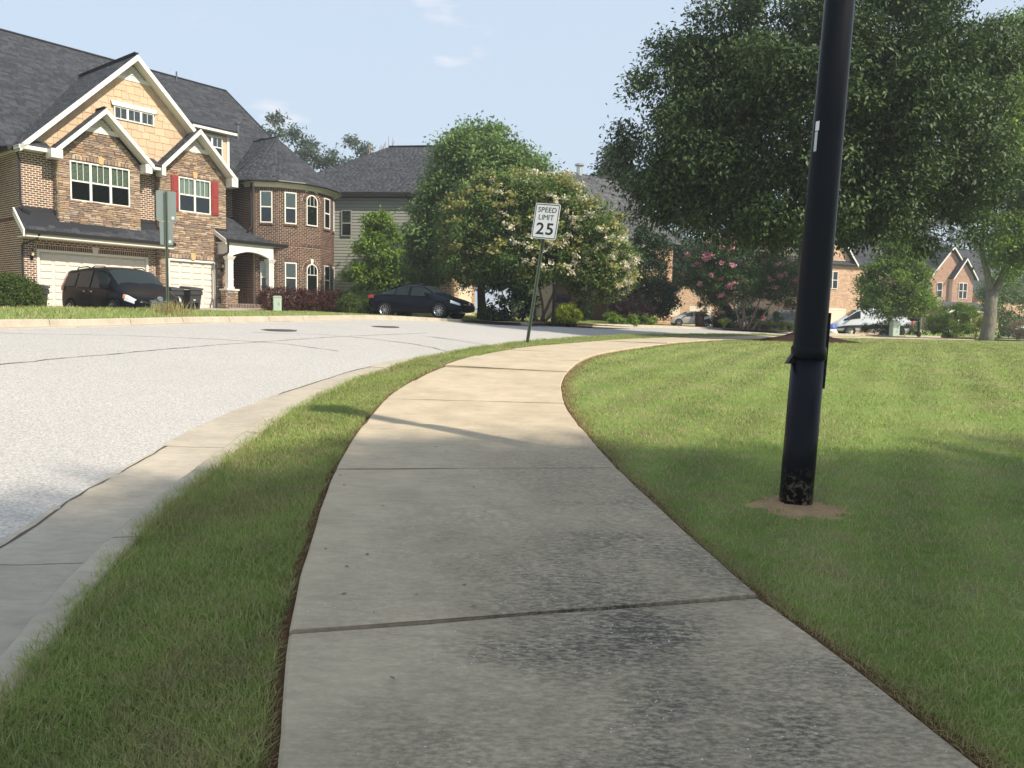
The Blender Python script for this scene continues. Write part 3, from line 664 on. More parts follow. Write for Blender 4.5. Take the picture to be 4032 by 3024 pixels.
def window(parent, M, cx, z0, z1, w, units=1, frame=.055, recess=.05, sash=True, blind='none', grid=0, arched=False, mat=None, lower='dark', proud=.025, cut=False):
    "double-hung window in panel frame M; a part with frame, panes, muntins and blinds as sub-parts"
    mat = mat or M_white; o = bpy.data.objects.new('window', None); link(o, parent); o.matrix_basis = M if cut else M @ Matrix.Translation((0, -.055, 0)) @ Matrix.Diagonal((1, .4, 1, 1))
    panes = []; bars = []; low = []
    class _L:
        def __init__(s, l): s.l = l
        def box(s, *a): s.l.append(MB().box(*a)); return s
        def add(s, *a): s.l.append(MB().add(*a)); return s
    x0, x1 = cx - w / 2, cx + w / 2; fr = MB(); pn = _L(panes); mu = _L(bars); bl = MB(); ro = MB(); uw = w / units; zm = (z0 + z1) / 2
    if arched:
        r = w / 2; zs = z1 - r; n = 14
        out = [(x0, z0), (x1, z0)] + [(cx + r * math.cos(math.pi * k / n), zs + r * math.sin(math.pi * k / n)) for k in range(n + 1)]
        r2 = r - frame; inn = [(x0 + frame, z0 + frame), (x1 - frame, z0 + frame)] + [(cx + r2 * math.cos(math.pi * k / n), zs + r2 * math.sin(math.pi * k / n)) for k in range(n + 1)]
        m = len(out); v = [(p[0], -proud, p[1]) for p in out] + [(p[0], -proud, p[1]) for p in inn] + [(p[0], recess, p[1]) for p in out] + [(p[0], recess, p[1]) for p in inn]
        f = []
        for i in range(m): j = (i + 1) % m; f += [(i, j, m + j, m + i), (m + i, m + j, 3 * m + j, 3 * m + i), (j, i, 2 * m + i, 2 * m + j)]
        fr.add(v, f); pn.add([(p[0], .012, p[1]) for p in inn], [tuple(range(m))]); ro.add([(p[0], recess + .04, p[1]) for p in out], [tuple(range(m))])
        fr.box(x0 + frame, x1 - frame, 0, .03, zs - .02 - (zs - z0) * .18, zs + .015 - (zs - z0) * .18); zr = zs - .0 - (zs - z0) * .18
        for k in (-1, 1): mu.box(cx + k * r * .34 - .011, cx + k * r * .34 + .011, .0, .02, zr + .015, zs + math.sqrt(max(0, r2 * r2 - (r * .34) ** 2)))
        for z in (): pass
    else:
        fr.box(x0, x0 + frame, -proud, recess, z0, z1); fr.box(x1 - frame, x1, -proud, recess, z0, z1); fr.box(x0 + frame, x1 - frame, -proud, recess, z0, z0 + frame); fr.box(x0 + frame, x1 - frame, -proud, recess, z1 - frame, z1)
        for k in range(1, units): fr.box(x0 + k * uw - frame * .85, x0 + k * uw + frame * .85, -proud + .002, recess, z0 + frame, z1 - frame)
        for k in range(units):
            a, b = x0 + k * uw + frame * (1 if k == 0 else .85), x0 + (k + 1) * uw - frame * (1 if k == units - 1 else .85)
            if sash:
                fr.box(a, b, -.006, .035, zm - .03, zm + .03)
                pn.box(a, b, .008, .012, zm + .03, z1 - frame); low.append(MB().box(a, b, .020, .024, z0 + frame, zm - .03))
            else: pn.box(a, b, .010, .014, z0 + frame, z1 - frame)
            for g in range(grid):
                gx = a + (b - a) * (g + 1) / (grid + 1); mu.box(gx - .011, gx + .011, -.002, .007, (zm + .03) if sash else z0 + frame, z1 - frame)
            if blind != 'none':
                lo = zm + .03 if blind == 'top' else z0 + frame
                if blind == 'curtain':
                    m_ = 16
                    for i in range(m_):
                        xa, xb = a + (b - a) * i / m_, a + (b - a) * (i + 1) / m_; d1, d2 = (.04, .07) if i % 2 else (.07, .04); bl.add([(xa, d1, zm - .02), (xb, d2, zm - .02), (xb, d2, z1 - frame), (xa, d1, z1 - frame)], [(0, 1, 2, 3)])
                else:
                    zz = lo + .01
                    while zz < z1 - frame - .02:
                        bl.add([(a, .04, zz), (b, .04, zz), (b, .062, zz + .036), (a, .062, zz + .036)], [(0, 1, 2, 3)]); zz += .05
            ro.box(a, b, .10, .12, z0 + frame, z1 - frame)
    fr.build('frame', mat, o, fix=True); ro.build('interior', M_room, o)
    for q in panes: q.build('pane', M_pane, o)
    for q in low: q.build('pane', M_screen, o)
    for q in bars: q.build('muntin', mat, o)
    if bl.v: bl.build('blind', M_slat, o, kind='stuff')
    return o
def garage_door(parent, M, x0, x1, z0, z1, cols, rows, trim=.09, recess=.10):
    o = bpy.data.objects.new('garage_door', None); link(o, parent); o.matrix_basis = M
    MB().box(x0, x1, recess, recess + .05, z0, z1).build('leaf', M_door, o)
    t = MB(); t.box(x0 - trim, x0, -.03, recess + .05, z0, z1 + trim); t.box(x1, x1 + trim, -.03, recess + .05, z0, z1 + trim); t.box(x0, x1, -.03, recess + .05, z1, z1 + trim); t.build('frame', M_white, o)
    cw, ch = (x1 - x0) / cols, (z1 - z0) / rows; pm = MB().cbox(-.5 * cw * .80, .5 * cw * .80, -.03, 0, -.5 * ch * .62, .5 * ch * .62, .022).mesh('panel', M_door)
    for i in range(cols):
        for j in range(rows): piece('panel', pm, o, (x0 + (i + .5) * cw, recess, z0 + (j + .5) * ch))
    s = MB()
    for j in range(2, rows, 2): s.box(x0, x1, recess - .004, recess + .001, z0 + j * ch - .006, z0 + j * ch + .006)
    s.build('section_joint', M_cream, o); return o
def wall_lamp(parent, loc, ang=0):
    o = bpy.data.objects.new('wall_lamp', None); link(o, parent); o.location = loc; o.rotation_euler = (0, 0, ang)
    b = MB(); b.box(-.05, .05, -.03, 0, -.16, .0); b.tube([(0, -.02, -.1), (0, -.12, -.12), (0, -.14, -.02)], .012, 6); b.lathe([(.05, .16), (.07, .15), (.02, .22), (.005, .25)], 8, (0, -.14, 0)); b.lathe([(.045, -.02), (.05, -.01), (.05, 0)], 8, (0, -.14, 0)); b.build('bracket', M_iron, o)
    MB().lathe([(.04, 0), (.055, .15)], 8, (0, -.14, 0)).build('glass', M_bulb, o); return o
def sub(parent, name='wall'):
    o = bpy.data.objects.new(name, None); link(o, parent); return o
def downspout(parent, pts, r=.045):
    return MB().tube(pts, r, 6).build('downspout', M_gutter, parent)
# ------------------------------------------------------------------ the brick and stone house on the left
def roof(parent, polys, mat=None, name='roof', th=.10, nmax=0, row=.15):
    "roof of planar slabs carrying shingles"
    o = sub(parent, name); mb = MB()
    for p in polys:
        q = [Vector(a) for a in p]
        if (q[1] - q[0]).cross(q[2] - q[0]).z < 0: q = q[::-1]
        mb.slab(q, th)
    mb.build('deck', M_rooffelt, o)
    F = Field()
    for p in polys: shingles(F, p, row)
    F.finish('shingle', 'shingles', mat or M_shingle, o, nmax); return o
def ridge_cap(parent, pts, w=.13):
    return MB().tube([Vector(p) + Vector((0, 0, .01)) for p in pts], w * .45, 6).build('ridge_cap', M_rooffelt, parent)

M_ventshade = simple('vent_shadow', (.25, .23, .20), .8)  # grey that paints in the shade behind the gable louvres
def house_one():
    H = thing('brick_house', 'brown brick and stone house with yellow shake gable and round corner bay', 'house', (-18.663, 30.5, 1.7), R(52))
    I = Matrix.Identity(4); B = Field(); S = Field(); K = Field()
    ys = -.35
    # --- solid walls the bricks and stones are laid on (mortar / joint colour)
    w = MB()
    w.box(-.58, 4.72, 0, 1.2, 2.2, 6.1)                                   # above the double door
    w.box(-.58, -.09, 0, 1.2, -.6, 2.2); w.box(4.33, 4.72, 0, 1.2, -.6, 2.2)
    w.box(-.58, -.3, 1.2, 4.0, -.6, 6.1)                                  # side wall
    w.box(-6, -.58, 3.0, 3.3, -.6, 7.2)
    w.box(7.9, 9.3, 1.4, 1.6, -.6, 6.2)                                    # behind the porch
    w.box(.0, 14.3, 4.0, 9.0, -.6, 6.1)
    Wb = w.build('wall', M_mortar, H)
    # --- stone wing and bay
    s = MB(); s.box(4.72, 5.05, ys, .8, -.6, 6.0); s.box(7.33, 7.88, ys, .8, -.6, 6.0); s.box(5.05, 7.33, ys, .8, 2.25, 4.36); s.box(5.05, 5.57, ys, .8, 4.36, 6.0); s.box(7.1, 7.33, ys, .8, 4.36, 6.0); s.box(5.57, 7.1, ys + .16, .8, 4.36, 5.88); s.box(5.05, 7.33, ys, .8, 5.88, 6.0)
    s.prism([(4.72, 6.0), (7.88, 6.0), (7.3, 6.66), (6.9, 7.06), (5.9, 7.06), (5.5, 6.66)], ys, .5)
    s.box(.62, 1.06, ys, .2, 3.3, 6.0); s.box(3.42, 3.86, ys, .2, 3.3, 6.0); s.box(1.06, 3.42, ys, .2, 3.3, 4.24); s.box(1.06, 3.42, ys, .2, 5.81, 6.0); s.box(1.06, 3.42, ys + .16, .2, 4.24, 5.81)
    s.prism([(.62, 6.0), (3.86, 6.0), (2.85, 7.06), (1.75, 7.06)], ys, .2)
    s.box(.62, 3.86, -.7, -.2, 3.0, 3.301) if False else None
    Ws = s.build('stone_wall', M_stonegap, H)
    # --- bricks
    M0 = I
    dbl = rect(-.09, 4.33, -1, 2.42)
    bricks(B, M0, -.58, 4.72, -.2, 2.68, [dbl]); soldier(B, M0, -.09, 4.33, 2.23, 2.42)
    bricks(B, M0, -.58, .62, 3.72, 5.85); soldier(B, M0, -.58, .62, 5.86, 6.06)
    bricks(B, M0, 3.86, 4.72, 3.72, 5.85); soldier(B, M0, 3.86, 4.72, 5.86, 6.06)
    Ml = frame_at((-.58, 4.0, 0), R(-90))                                    # side wall seen from the left
    bricks(B, Ml, .0, 4.0, -.2, 3.3); soldier(B, Ml, 0, 4.0, 3.3, 3.5); bricks(B, Ml, 0, 4.0, 3.5, 5.85); soldier(B, Ml, 0, 4.0, 5.86, 6.06)
    bricks(B, frame_at((0, 3.0, 0), 0), -6, -.58, -.3, 7.2)
    Mr = frame_at((9.3, 1.4, 0), R(-90)); bricks(B, Mr, 0, 1.78, .2, 6.0)      # recess wall beside the bay
    bricks(B, frame_at((7.9, 1.4, 0), 0), 0, 1.4, .2, 6.0)
    # --- stones
    Ms = frame_at((0, ys, 0), 0); d2 = rect(5.02, 7.36, -1, 2.42); w2 = rect(5.57, 7.1, 4.36, 6.02)
    stones(S, Ms, 4.72, 7.88, -.3, 6.0, [d2, w2]); stones(S, Ms, 4.72, 7.88, 6.0, 7.08, [rect(5.57, 7.1, 5, 6.02)], bound=lambda z: (4.72 + max(0, z - 6.1) * 1.12, 7.88 - max(0, z - 6.1) * 1.0))
    w3 = rect(1.06, 3.42, 4.24, 6.0)
    stones(S, Ms, .62, 3.86, 3.3, 6.0, [w3]); stones(S, Ms, .62, 3.86, 6.0, 7.08, [w3], bound=lambda z: (.62 + max(0, z - 6.0) * 1.06, 3.86 - max(0, z - 6.0) * .96))
    Mbl = frame_at((.62, 0, 0), R(-90)); stones(S, Mbl, 0, .35, 3.45, 6.0); Mwl = frame_at((4.72, 0, 0), R(-90)); stones(S, Mwl, 0, .35, -.2, 6.0)
    soldier(S, Ms, 5.02, 7.36, 2.26, 2.46, .17, .014, .045); soldier(S, Ms, 5.5, 7.16, 5.9, 6.1, .14, .014, .045); soldier(S, Ms, 1.0, 3.48, 5.83, 6.03, .14, .014, .045)
    for cx, z, hgt in ((6.19, 2.24, .30), (6.34, 5.89, .28), (2.26, 5.82, .28)):
        MB().prism([(cx - .08, z), (cx + .08, z), (cx + .12, z + hgt), (cx - .12, z + hgt)], ys - .075, ys).build('keystone', simple('tan_keystone', (.55, .36, .16), .8, noise=(.1, 8)) if not bpy.data.materials.get('tan_keystone') else bpy.data.materials['tan_keystone'], H)
    MB().prism([(2.02, 2.21), (2.2, 2.21), (2.25, 2.47), (1.97, 2.47)], -.06, 0).build('keystone', M_cream, H)
    # --- doors and windows
    garage_door(H, M0, 0, 4.24, -.05, 2.14, 8, 8); garage_door(H, Ms, 5.11, 7.27, -.05, 2.16, 4, 8)
    window(H, Ms, 2.24, 4.24, 5.81, 2.36, 3, blind='full', grid=2, cut=True)
    window(H, Ms, 6.335, 4.36, 5.88, 1.53, 2, grid=2, blind='curtain', cut=True)
    window(H, I, 3.82, 7.87, 8.4, 1.7, 3, sash=False, grid=1, proud=.05)
    MB().prism([(2.9, 8.40), (4.74, 8.40), (4.80, 8.58), (2.84, 8.58)], -.12, 0).build('window_head', M_white, H)
    for x0, x1 in ((5.21, 5.54), (7.13, 7.46)):
        sh = MB().box(x0, x1, ys - .09, ys - .05, 4.38, 5.9).build('shutter', M_shutter, H); z = 4.38
        for (a, b) in ((4.44, 5.08), (5.16, 5.84)): MB().cbox(x0 + .06, x1 - .06, ys - .11, ys - .09, a, b, .02).build('panel', M_shutter, sh)
    sh = MB().box(8.05, 8.4, 1.33, 1.37, 4.3, 5.85).build('shutter', M_shutter, H)
    for (a, b) in ((4.36, 5.0), (5.08, 5.8)): MB().cbox(8.1, 8.35, 1.31, 1.33, a, b, .02).build('panel', M_shutter, sh)
    # --- big gable: shakes, vent, rakes
    ga = MB().prism([(-.5, 6.04), (8.06, 6.04), (3.78, 10.32)], 0, .3).build('gable_wall', M_shake, H)
    z = 6.1; k = 0; row = .30
    while z < 9.62:
        a, b = -.5 + (z - 6.0) + .1, 8.06 - (z - 6.0) - .1; g = a - random.uniform(0, .3)
        while g < b:
            ww = random.uniform(.26, .5); p, q = max(a, g), min(b, g + ww); g += ww
            zc = z + row / 2
            if q - p > .05 and not (2.9 < (p + q) / 2 < 4.74 and 7.8 < zc < 8.55): K.put(Matrix.Translation(((p + q) / 2, -.004, zc - random.choice((0, .035, .05)))) @ Matrix.Rotation(R(-3.0), 4, 'X'), q - p - .006, .03, row * 1.15)
        z += row; k += 1
    K.finish('shake', 'shakes', M_shake, ga, 300, .05)
    def gable_trim(cx, apex, half, foot, yf, yw, bh, vent_z0, vent_h, band, name):
        o = sub(H, name); t = MB(); sl = (apex - foot) / half
        rake(t, (cx, apex), (cx - half, foot), yf - .06, yf, bh); rake(t, (cx, apex), (cx + half, foot), yf - .06, yf, bh); t.build('rake_board', M_white, o)
        sf = MB()
        for s_ in (-1, 1): sf.slab([(cx, yf, apex - .19), (cx + s_ * half, yf, foot - .19), (cx + s_ * half, yw, foot - .19), (cx, yw, apex - .19)] if s_ > 0 else [(cx, yw, apex - .19), (cx + s_ * half, yw, foot - .19), (cx + s_ * half, yf, foot - .19), (cx, yf, apex - .19)], .03)
        sf.build('soffit', M_white, o)
        fz = MB(); x1 = (apex - .22 - vent_z0) / sl; zt = vent_z0 - band
        fz.prism([(cx - x1, vent_z0), (cx + x1, vent_z0), (cx + (apex - .22 - zt) / sl, zt), (cx - (apex - .22 - zt) / sl, zt)], yw - .06, yw).build('frieze', M_white, o)
        back = MB().prism([(cx - x1, vent_z0), (cx + x1, vent_z0), (cx, apex - .22)], yw - .012, yw).build('vent_back', M_ventshade, o)
        sm = None; zz = vent_z0 + .03
        while zz < vent_z0 + vent_h:
            hw = (apex - .3 - zz) / sl - .06
            if hw > .05: MB().add([(cx - hw, yw - .05, zz), (cx + hw, yw - .05, zz), (cx + hw, yw - .018, zz + .07), (cx - hw, yw - .018, zz + .07), (cx - hw, yw - .062, zz - .02), (cx + hw, yw - .062, zz - .02)], [(0, 1, 2, 3), (4, 5, 1, 0)]).build('louvre', M_white, o)
            zz += .085
        return o
    gable_trim(3.78, 10.57, 4.53, 6.04, -.5, 0, .24, 9.72, .62, .16, 'gable_trim')
    gable_trim(2.3, 8.0, 1.93, 6.08, -.85, ys, .21, 7.24, .5, .19, 'gable_trim')
    gable_trim(6.36, 8.0, 1.80, 6.12, -.85, ys, .21, 7.24, .5, .19, 'gable_trim')
    # eave returns and frieze boards under the eaves
    for b_ in ((-.79, .19, -.56, 0, 5.92, 6.06), (.2, .62, -.88, ys, 5.72, 6.06), (4.15, 4.55, -.80, 0, 5.92, 6.07), (3.86, 4.14, -.88, ys, 5.70, 6.07), (4.56, 4.74, -.88, ys, 5.72, 6.07), (7.88, 8.2, -.88, ys + .3, 5.72, 6.12), (-.72, -.58, -.1, 4.0, 5.90, 6.05)):
        MB().box(*b_).build('eave_return', M_white, H)
    roof(H, [[(-.79, -.56, 6.08), (.35, -.56, 6.08), (.35, 0, 6.36), (-.5, 0, 6.36)], [(4.05, -.85, 6.09), (4.62, -.85, 6.09), (4.62, 0, 6.5), (4.05, 0, 6.5)]], name='return_roof', th=.04)
    # --- roofs
    yR, zR, xe = 6.5, 12.22, 12.2
    mp = lambda y: 5.72 + y
    polys = [[(-6, yR, zR), (-6, .32, 6.04), (-.79, .32, 6.04), (3.78, 4.85, 10.57), (8.35, .32, 6.04), (8.5, .32, 6.04), (14.6, .32, 6.04), (xe, yR, zR)],
             [(xe, yR, zR), (14.6, .32, 6.04), (14.6, 12.6, 6.04)], [(-6, yR, zR), (xe, yR, zR), (14.6, 12.6, 6.04), (-6, 12.6, 6.04)],
             [(3.78, -.5, 10.57), (-.79, -.5, 6.0), (-.79, .32, 6.0), (3.78, 4.89, 10.57)], [(3.78, -.5, 10.57), (3.78, 4.89, 10.57), (8.35, .32, 6.0), (8.35, -.5, 6.0)],
             [(2.3, -.85, 8.0), (.35, -.85, 6.06), (.35, 0, 6.06), (2.3, 0, 8.0)], [(2.3, -.85, 8.0), (2.3, 0, 8.0), (4.25, 0, 6.06), (4.25, -.85, 6.06)],
             [(6.36, -.85, 8.0), (4.54, -.85, 6.10), (4.54, 1.9, 6.10), (6.36, 1.9, 8.0)], [(6.36, -.85, 8.0), (6.36, 1.9, 8.0), (8.2, 1.0, 6.08), (8.2, -.85, 6.08)]]
    roof(H, polys, nmax=0)
    # the pent roof over the double door keeps its tabs as pieces of their own
    roof(H, [[(-.82, -.92, 2.84), (5.1, -.92, 2.84), (5.1, -.36, 3.32), (4.72, -.36, 3.32), (4.72, 0, 3.72), (-.82, 0, 3.72)]], name='pent_roof', th=.06, nmax=300, row=.14)
    ridge_cap(H, [(-6, yR, zR + .03), (xe, yR, zR + .03)]); ridge_cap(H, [(3.78, -.5, 10.6), (3.78, 4.8, 10.6)]); ridge_cap(H, [(xe, yR, zR + .02), (14.6, .32, 6.06)], .1)
    # pent roof trim, gutters
    t = MB(); t.box(-.76, 5.06, -.86, -.80, 2.62, 2.80); t.box(-.76, 5.06, -.80, 0, 2.62, 2.65); t.add([(-.88, -.94, 2.60), (-.82, -.94, 2.60), (-.82, 0, 3.46), (-.88, 0, 3.46), (-.88, -.94, 2.86), (-.82, -.94, 2.86), (-.82, 0, 3.74), (-.88, 0, 3.74)], [(0, 1, 2, 3), (4, 7, 6, 5), (0, 4, 5, 1), (1, 5, 6, 2), (2, 6, 7, 3), (3, 7, 4, 0)]); t.build('pent_trim', M_cream, H, fix=True)
    g = MB(); g.prism([(-.98, 2.88), (-.87, 2.88), (-.87, 2.74), (-.95, 2.74)], -.82, 5.1, 'x'); g.build('gutter', M_gutter, H)
    MB().box(-.58, .6, -.03, .0, 3.70, 3.84).build('flashing', M_gutter, H); MB().box(3.88, 4.7, -.03, 0, 3.70, 3.84).build('flashing', M_gutter, H)
    downspout(H, [(-.68, .1, 5.95), (-.66, -.06, 5.72), (-.62, -.06, 5.6), (-.62, -.06, 3.95), (-.58, -.2, 3.72), (-.35, -.32, 3.62)]); downspout(H, [(-.30, -.88, 2.74), (-.34, -.75, 2.55), (-.62, -.12, 2.36), (-.62, -.06, 2.25), (-.62, -.06, -.3)])
    MB().prism([(-1.0, 6.04), (-.86, 6.04), (-.86, 5.9), (-.97, 5.9)], .0, 4.0, 'y').build('gutter', M_gutter, H)
    wall_lamp(H, (-.28, -.01, 1.95)); wall_lamp(H, (7.6, ys - .05, 1.98))
    # --- shed dormer
    D = sub(H, 'dormer'); MB().box(7.1, 8.95, 1.1, 4.5, 6.6, 8.4).build('wall', M_shake, D)
    window(D, frame_at((0, 1.1, 0), 0), 8.05, 7.3, 8.3, 1.1, 2, grid=1); t = MB(); t.box(6.9, 9.2, .72, 4.0, 8.46, 8.62); t.box(8.85, 8.97, 1.05, 1.1, 6.6, 8.45); t.build('fascia', M_white, D)
    roof(D, [[(6.85, .68, 8.64), (9.22, .68, 8.64), (9.22, 4.2, 9.9), (6.85, 4.2, 9.9)]], name='dormer_roof', th=.05)
    # --- round corner bay
    C = (11.75, 1.2); RT = 2.9; A = [R(a) for a in (191.5, 214, 236.5, 259, 281.5, 304, 326.5, 349)]
    tw = sub(H, 'corner_bay'); m = MB(); m.prism([(C[0] + (RT - .02) * math.cos(a), C[1] + (RT - .02) * math.sin(a)) for a in A[1:]] + [(14.6, 3.5), (9.3, 3.5)], -.6, 6.02, 'z'); m.build('wall', M_mortar, tw)
    TB = Field()
    for i in range(1, 6):
        p0 = Vector((C[0] + RT * math.cos(A[i]), C[1] + RT * math.sin(A[i]), 0)); p1 = Vector((C[0] + RT * math.cos(A[i + 1]), C[1] + RT * math.sin(A[i + 1]), 0)); L = (p1 - p0).length
        M = frame_at(p0, math.atan2(p1.y - p0.y, p1.x - p0.x)); holes = []; c = L * .5
        if i == 3:
            ww = .68; holes = [arch(c - ww / 2, c + ww / 2, 4.26, 5.80 - ww / 2, .2), arch(c - ww / 2, c + ww / 2, .9, 2.42 - ww / 2, .2)]
            voussoirs(TB, M, c, 5.80 - ww / 2, ww / 2, .2, 15); voussoirs(TB, M, c, 2.42 - ww / 2, ww / 2, .2, 15)
            window(H, M, c, 4.28, 5.8, ww, arched=True, proud=.03); window(H, M, c, .92, 2.42, ww, arched=True, proud=.03)
            MB().prism([(c - .06, 2.40), (c + .06, 2.40), (c + .09, 2.66), (c - .09, 2.66)], -.06, 0).build('keystone', M_white, tw).matrix_basis = M
        else:
            ww = .58; holes = [rect(c - ww / 2, c + ww / 2, 4.16, 5.8), rect(c - ww / 2, c + ww / 2, .75, 2.62)]
            soldier(TB, M, c - ww / 2 - .04, c + ww / 2 + .04, 2.43, 2.62, .075); soldier(TB, M, c - ww / 2 - .04, c + ww / 2 + .04, 4.15, 4.27, .07, .012, .05)
            window(H, M, c, 4.28, 5.8, ww, blind='curtain'); window(H, M, c, .92, 2.42, ww, blind='top' if i == 2 else 'curtain')
        holes += [rect(-1, 9, 5.80, 5.98), rect(-1, 9, 3.18, 3.38)]
        hb = holes if i == 3 else holes
        bricks(TB, M, -.004, L + .004, .05, 5.98, hb)
        soldier(TB, M, 0, L, 5.8, 5.98) if i != 3 else None
        soldier(TB, M, 0, L, 3.19, 3.37)
        if i == 3: soldier(TB, M, 0, .2, 5.8, 5.98); soldier(TB, M, L - .2, L, 5.8, 5.98)
    TB.finish('brick', 'brickwork', M_brick, tw, 0)
    fr = MB(); rim = [(C[0] + r * math.cos(a), C[1] + r * math.sin(a)) for r in (RT + .06,) for a in A[1:]] + [(14.5, 3.2), (9.24, 3.2)]
    fr.prism(rim, 5.99, 6.16, 'z'); rim2 = [(C[0] + (RT + .30) * math.cos(a), C[1] + (RT + .30) * math.sin(a)) for a in A[1:]] + [(14.7, 3.2), (9.0, 3.2)]; fr.prism(rim2, 6.16, 6.20, 'z'); fr.box(7.9, 9.25, 1.05, 1.4, 5.98, 6.14); fr.build('frieze', M_cream, tw)
    gp = [(C[0] + (RT + .36) * math.cos(a), C[1] + (RT + .36) * math.sin(a), 6.22) for a in A]; MB().tube([(7.9, .45, 6.16), (8.5, .6, 6.2)] + gp, .065, 6).build('gutter', M_gutter, tw)
    ap = (C[0], C[1], 8.95); RE = RT + .36; ev = [(C[0] + RE * math.cos(a), C[1] + RE * math.sin(a), 6.22) for a in A]
    pol = [[ap, ev[i], ev[i + 1]] for i in range(len(ev) - 1)] + [[ap, (C[0], 3.3, 8.95), (C[0] - RE, .9, 6.22), ev[0]], [ap, ev[-1], (C[0] + RE, .9, 6.22), (C[0], 3.3, 8.95)]]
    roof(H, pol, name='bay_roof', nmax=0, th=.05); ridge_cap(H, [ap, (C[0], 3.3, 8.97)])
    downspout(H, [(9.15, -.5, 6.12), (9.22, -.3, 5.8), (9.24, -.3, 5.7), (9.24, -.3, 4.05), (9.1, -.35, 3.9), (8.98, -.4, 3.86)])
    # --- porch
    P = sub(H, 'porch'); roof(P, [[(7.3, -1.3, 3.2), (10.6, -1.3, 3.2), (10.35, -1.15, 3.28), (9.32, -.38, 3.66), (9.3, 1.4, 4.5), (7.88, 1.4, 4.5), (7.88, -.35, 3.68), (7.3, -.35, 3.68)]], name='porch_roof', th=.05, nmax=0)
    MB().prism([(-1.40, 3.26), (-1.29, 3.26), (-1.29, 3.12), (-1.37, 3.12)], 7.28, 10.62, 'x').build('gutter', M_gutter, P)
    MB().box(7.3, 7.92, -.42, -.40, 3.66, 3.80).build('flashing', M_gutter, P)
    bm_ = MB(); n = 12; x0, x1 = 7.68, 9.6; arc = [(x0 + (x1 - x0) * k / n, 2.55 + .22 * math.sin(math.pi * k / n)) for k in range(n + 1)]
    bm_.prism([(7.42, 2.5)] + [(x0, 2.5)] + arc + [(x1, 2.5), (9.85, 2.5), (9.85, 3.12), (7.42, 3.12)], -1.22, -1.0); bm_.box(7.42, 7.66, -1.0, -.35, 2.62, 3.12); bm_.box(7.3, 10.4, -1.28, -.3, 3.10, 3.14); bm_.build('beam', M_white, P)
    t = MB(); t.add([(7.26, -1.32, 3.02), (7.31, -1.32, 3.02), (7.31, -.36, 3.5), (7.26, -.36, 3.5), (7.26, -1.32, 3.22), (7.31, -1.32, 3.22), (7.31, -.36, 3.7), (7.26, -.36, 3.7)], [(0, 1, 2, 3), (4, 7, 6, 5), (0, 4, 5, 1), (1, 5, 6, 2), (2, 6, 7, 3), (3, 7, 4, 0)]); t.build('rake_board', M_white, P, fix=True)
    for cx in (7.55, 9.72):
        c = MB(); c.box(cx - .13, cx + .13, -1.24, -.98, 1.0, 2.3); c.box(cx - .16, cx + .16, -1.27, -.95, 1.0, 1.1); c.box(cx - .145, cx + .145, -1.255, -.965, 1.42, 1.46); c.box(cx - .145, cx + .145, -1.255, -.965, 2.18, 2.22)
        c.add([(cx - .13, -1.24, 2.3), (cx + .13, -1.24, 2.3), (cx + .13, -.98, 2.3), (cx - .13, -.98, 2.3), (cx - .22, -1.33, 2.5), (cx + .22, -1.33, 2.5), (cx + .22, -.9, 2.5), (cx - .22, -.9, 2.5)], [(0, 1, 5, 4), (1, 2, 6, 5), (2, 3, 7, 6), (3, 0, 4, 7), (4, 5, 6, 7)]); c.build('column', M_white, P)
        pr = MB().box(cx - .26, cx + .26, -1.37, -.85, -.3, .93).build('pier', M_stonegap, P); MB().box(cx - .32, cx + .32, -1.43, -.79, .93, 1.0).build('pier_cap', M_cream, P)
        PF = Field(); stones(PF, frame_at((0, -1.37, 0), 0), cx - .26, cx + .26, -.1, .93); stones(PF, frame_at((cx - .26, -.85, 0), R(-90)), 0, .52, -.1, .93); PF.finish('stone', 'stones', M_stone, pr, 0)
    fl = MB(); fl.box(7.3, 9.9, -1.45, 1.4, -.5, .33).build('floor', M_drive, P); EF = Field(); soldier(EF, frame_at((0, -1.45, 0), 0), 7.3, 9.9, .13, .33); soldier(EF, frame_at((0, -1.45, 0), 0), 7.3, 9.9, -.08, .12); EF.finish('brick', 'brickwork', M_brick, P, 0)
    rl = MB()
    for (a, b) in (((7.85, -1.3), (8.3, -1.3)), ((9.1, -1.3), (9.45, -1.3)), ((7.55, -.85), (7.55, -.4)), ((9.72, -.85), (9.72, -.6))):
        for z in (.45, 1.2): rl.tube([(a[0], a[1], z), (b[0], b[1], z)], .018, 5)
        nn = 5
        for k in range(nn): rl.tube([(a[0] + (b[0] - a[0]) * k / (nn - 1), a[1] + (b[1] - a[1]) * k / (nn - 1), .4), (a[0] + (b[0] - a[0]) * k / (nn - 1), a[1] + (b[1] - a[1]) * k / (nn - 1), 1.22)], .012, 5)
    rl.tube([(9.1, -1.3, 1.22), (9.2, -1.9, 1.0), (9.2, -2.3, .8)], .02, 5); rl.tube([(9.2, -2.3, -.2), (9.2, -2.3, .8)], .018, 5); rl.build('railing', M_iron, P)
    downspout(H, [(7.36, -1.36, 3.1), (7.4, -1.3, 2.65), (7.2, -.6, 2.35), (7.2, -.6, .8), (7.1, -.75, .6), (7.1, -.75, .1), (6.95, -.9, -.1)])
    # --- roof pipes
    p = MB().tube([(10.8, 3.2, 8.9), (10.8, 3.2, 9.72)], .07, 8); p.tube([(10.8, 3.2, 9.70), (10.8, 3.2, 9.80)], .12, 8); p.build('flue', M_pvc, H); MB().tube([(9.2, 6.3, 11.9), (9.2, 6.3, 12.5)], .04, 6).build('vent_pipe', M_pvc, H)
    B.finish('brick', 'brickwork', M_brick, Wb, 300); S.finish('stone', 'stonework', M_stone, Ws, 300, .5)
    return H
house_one()
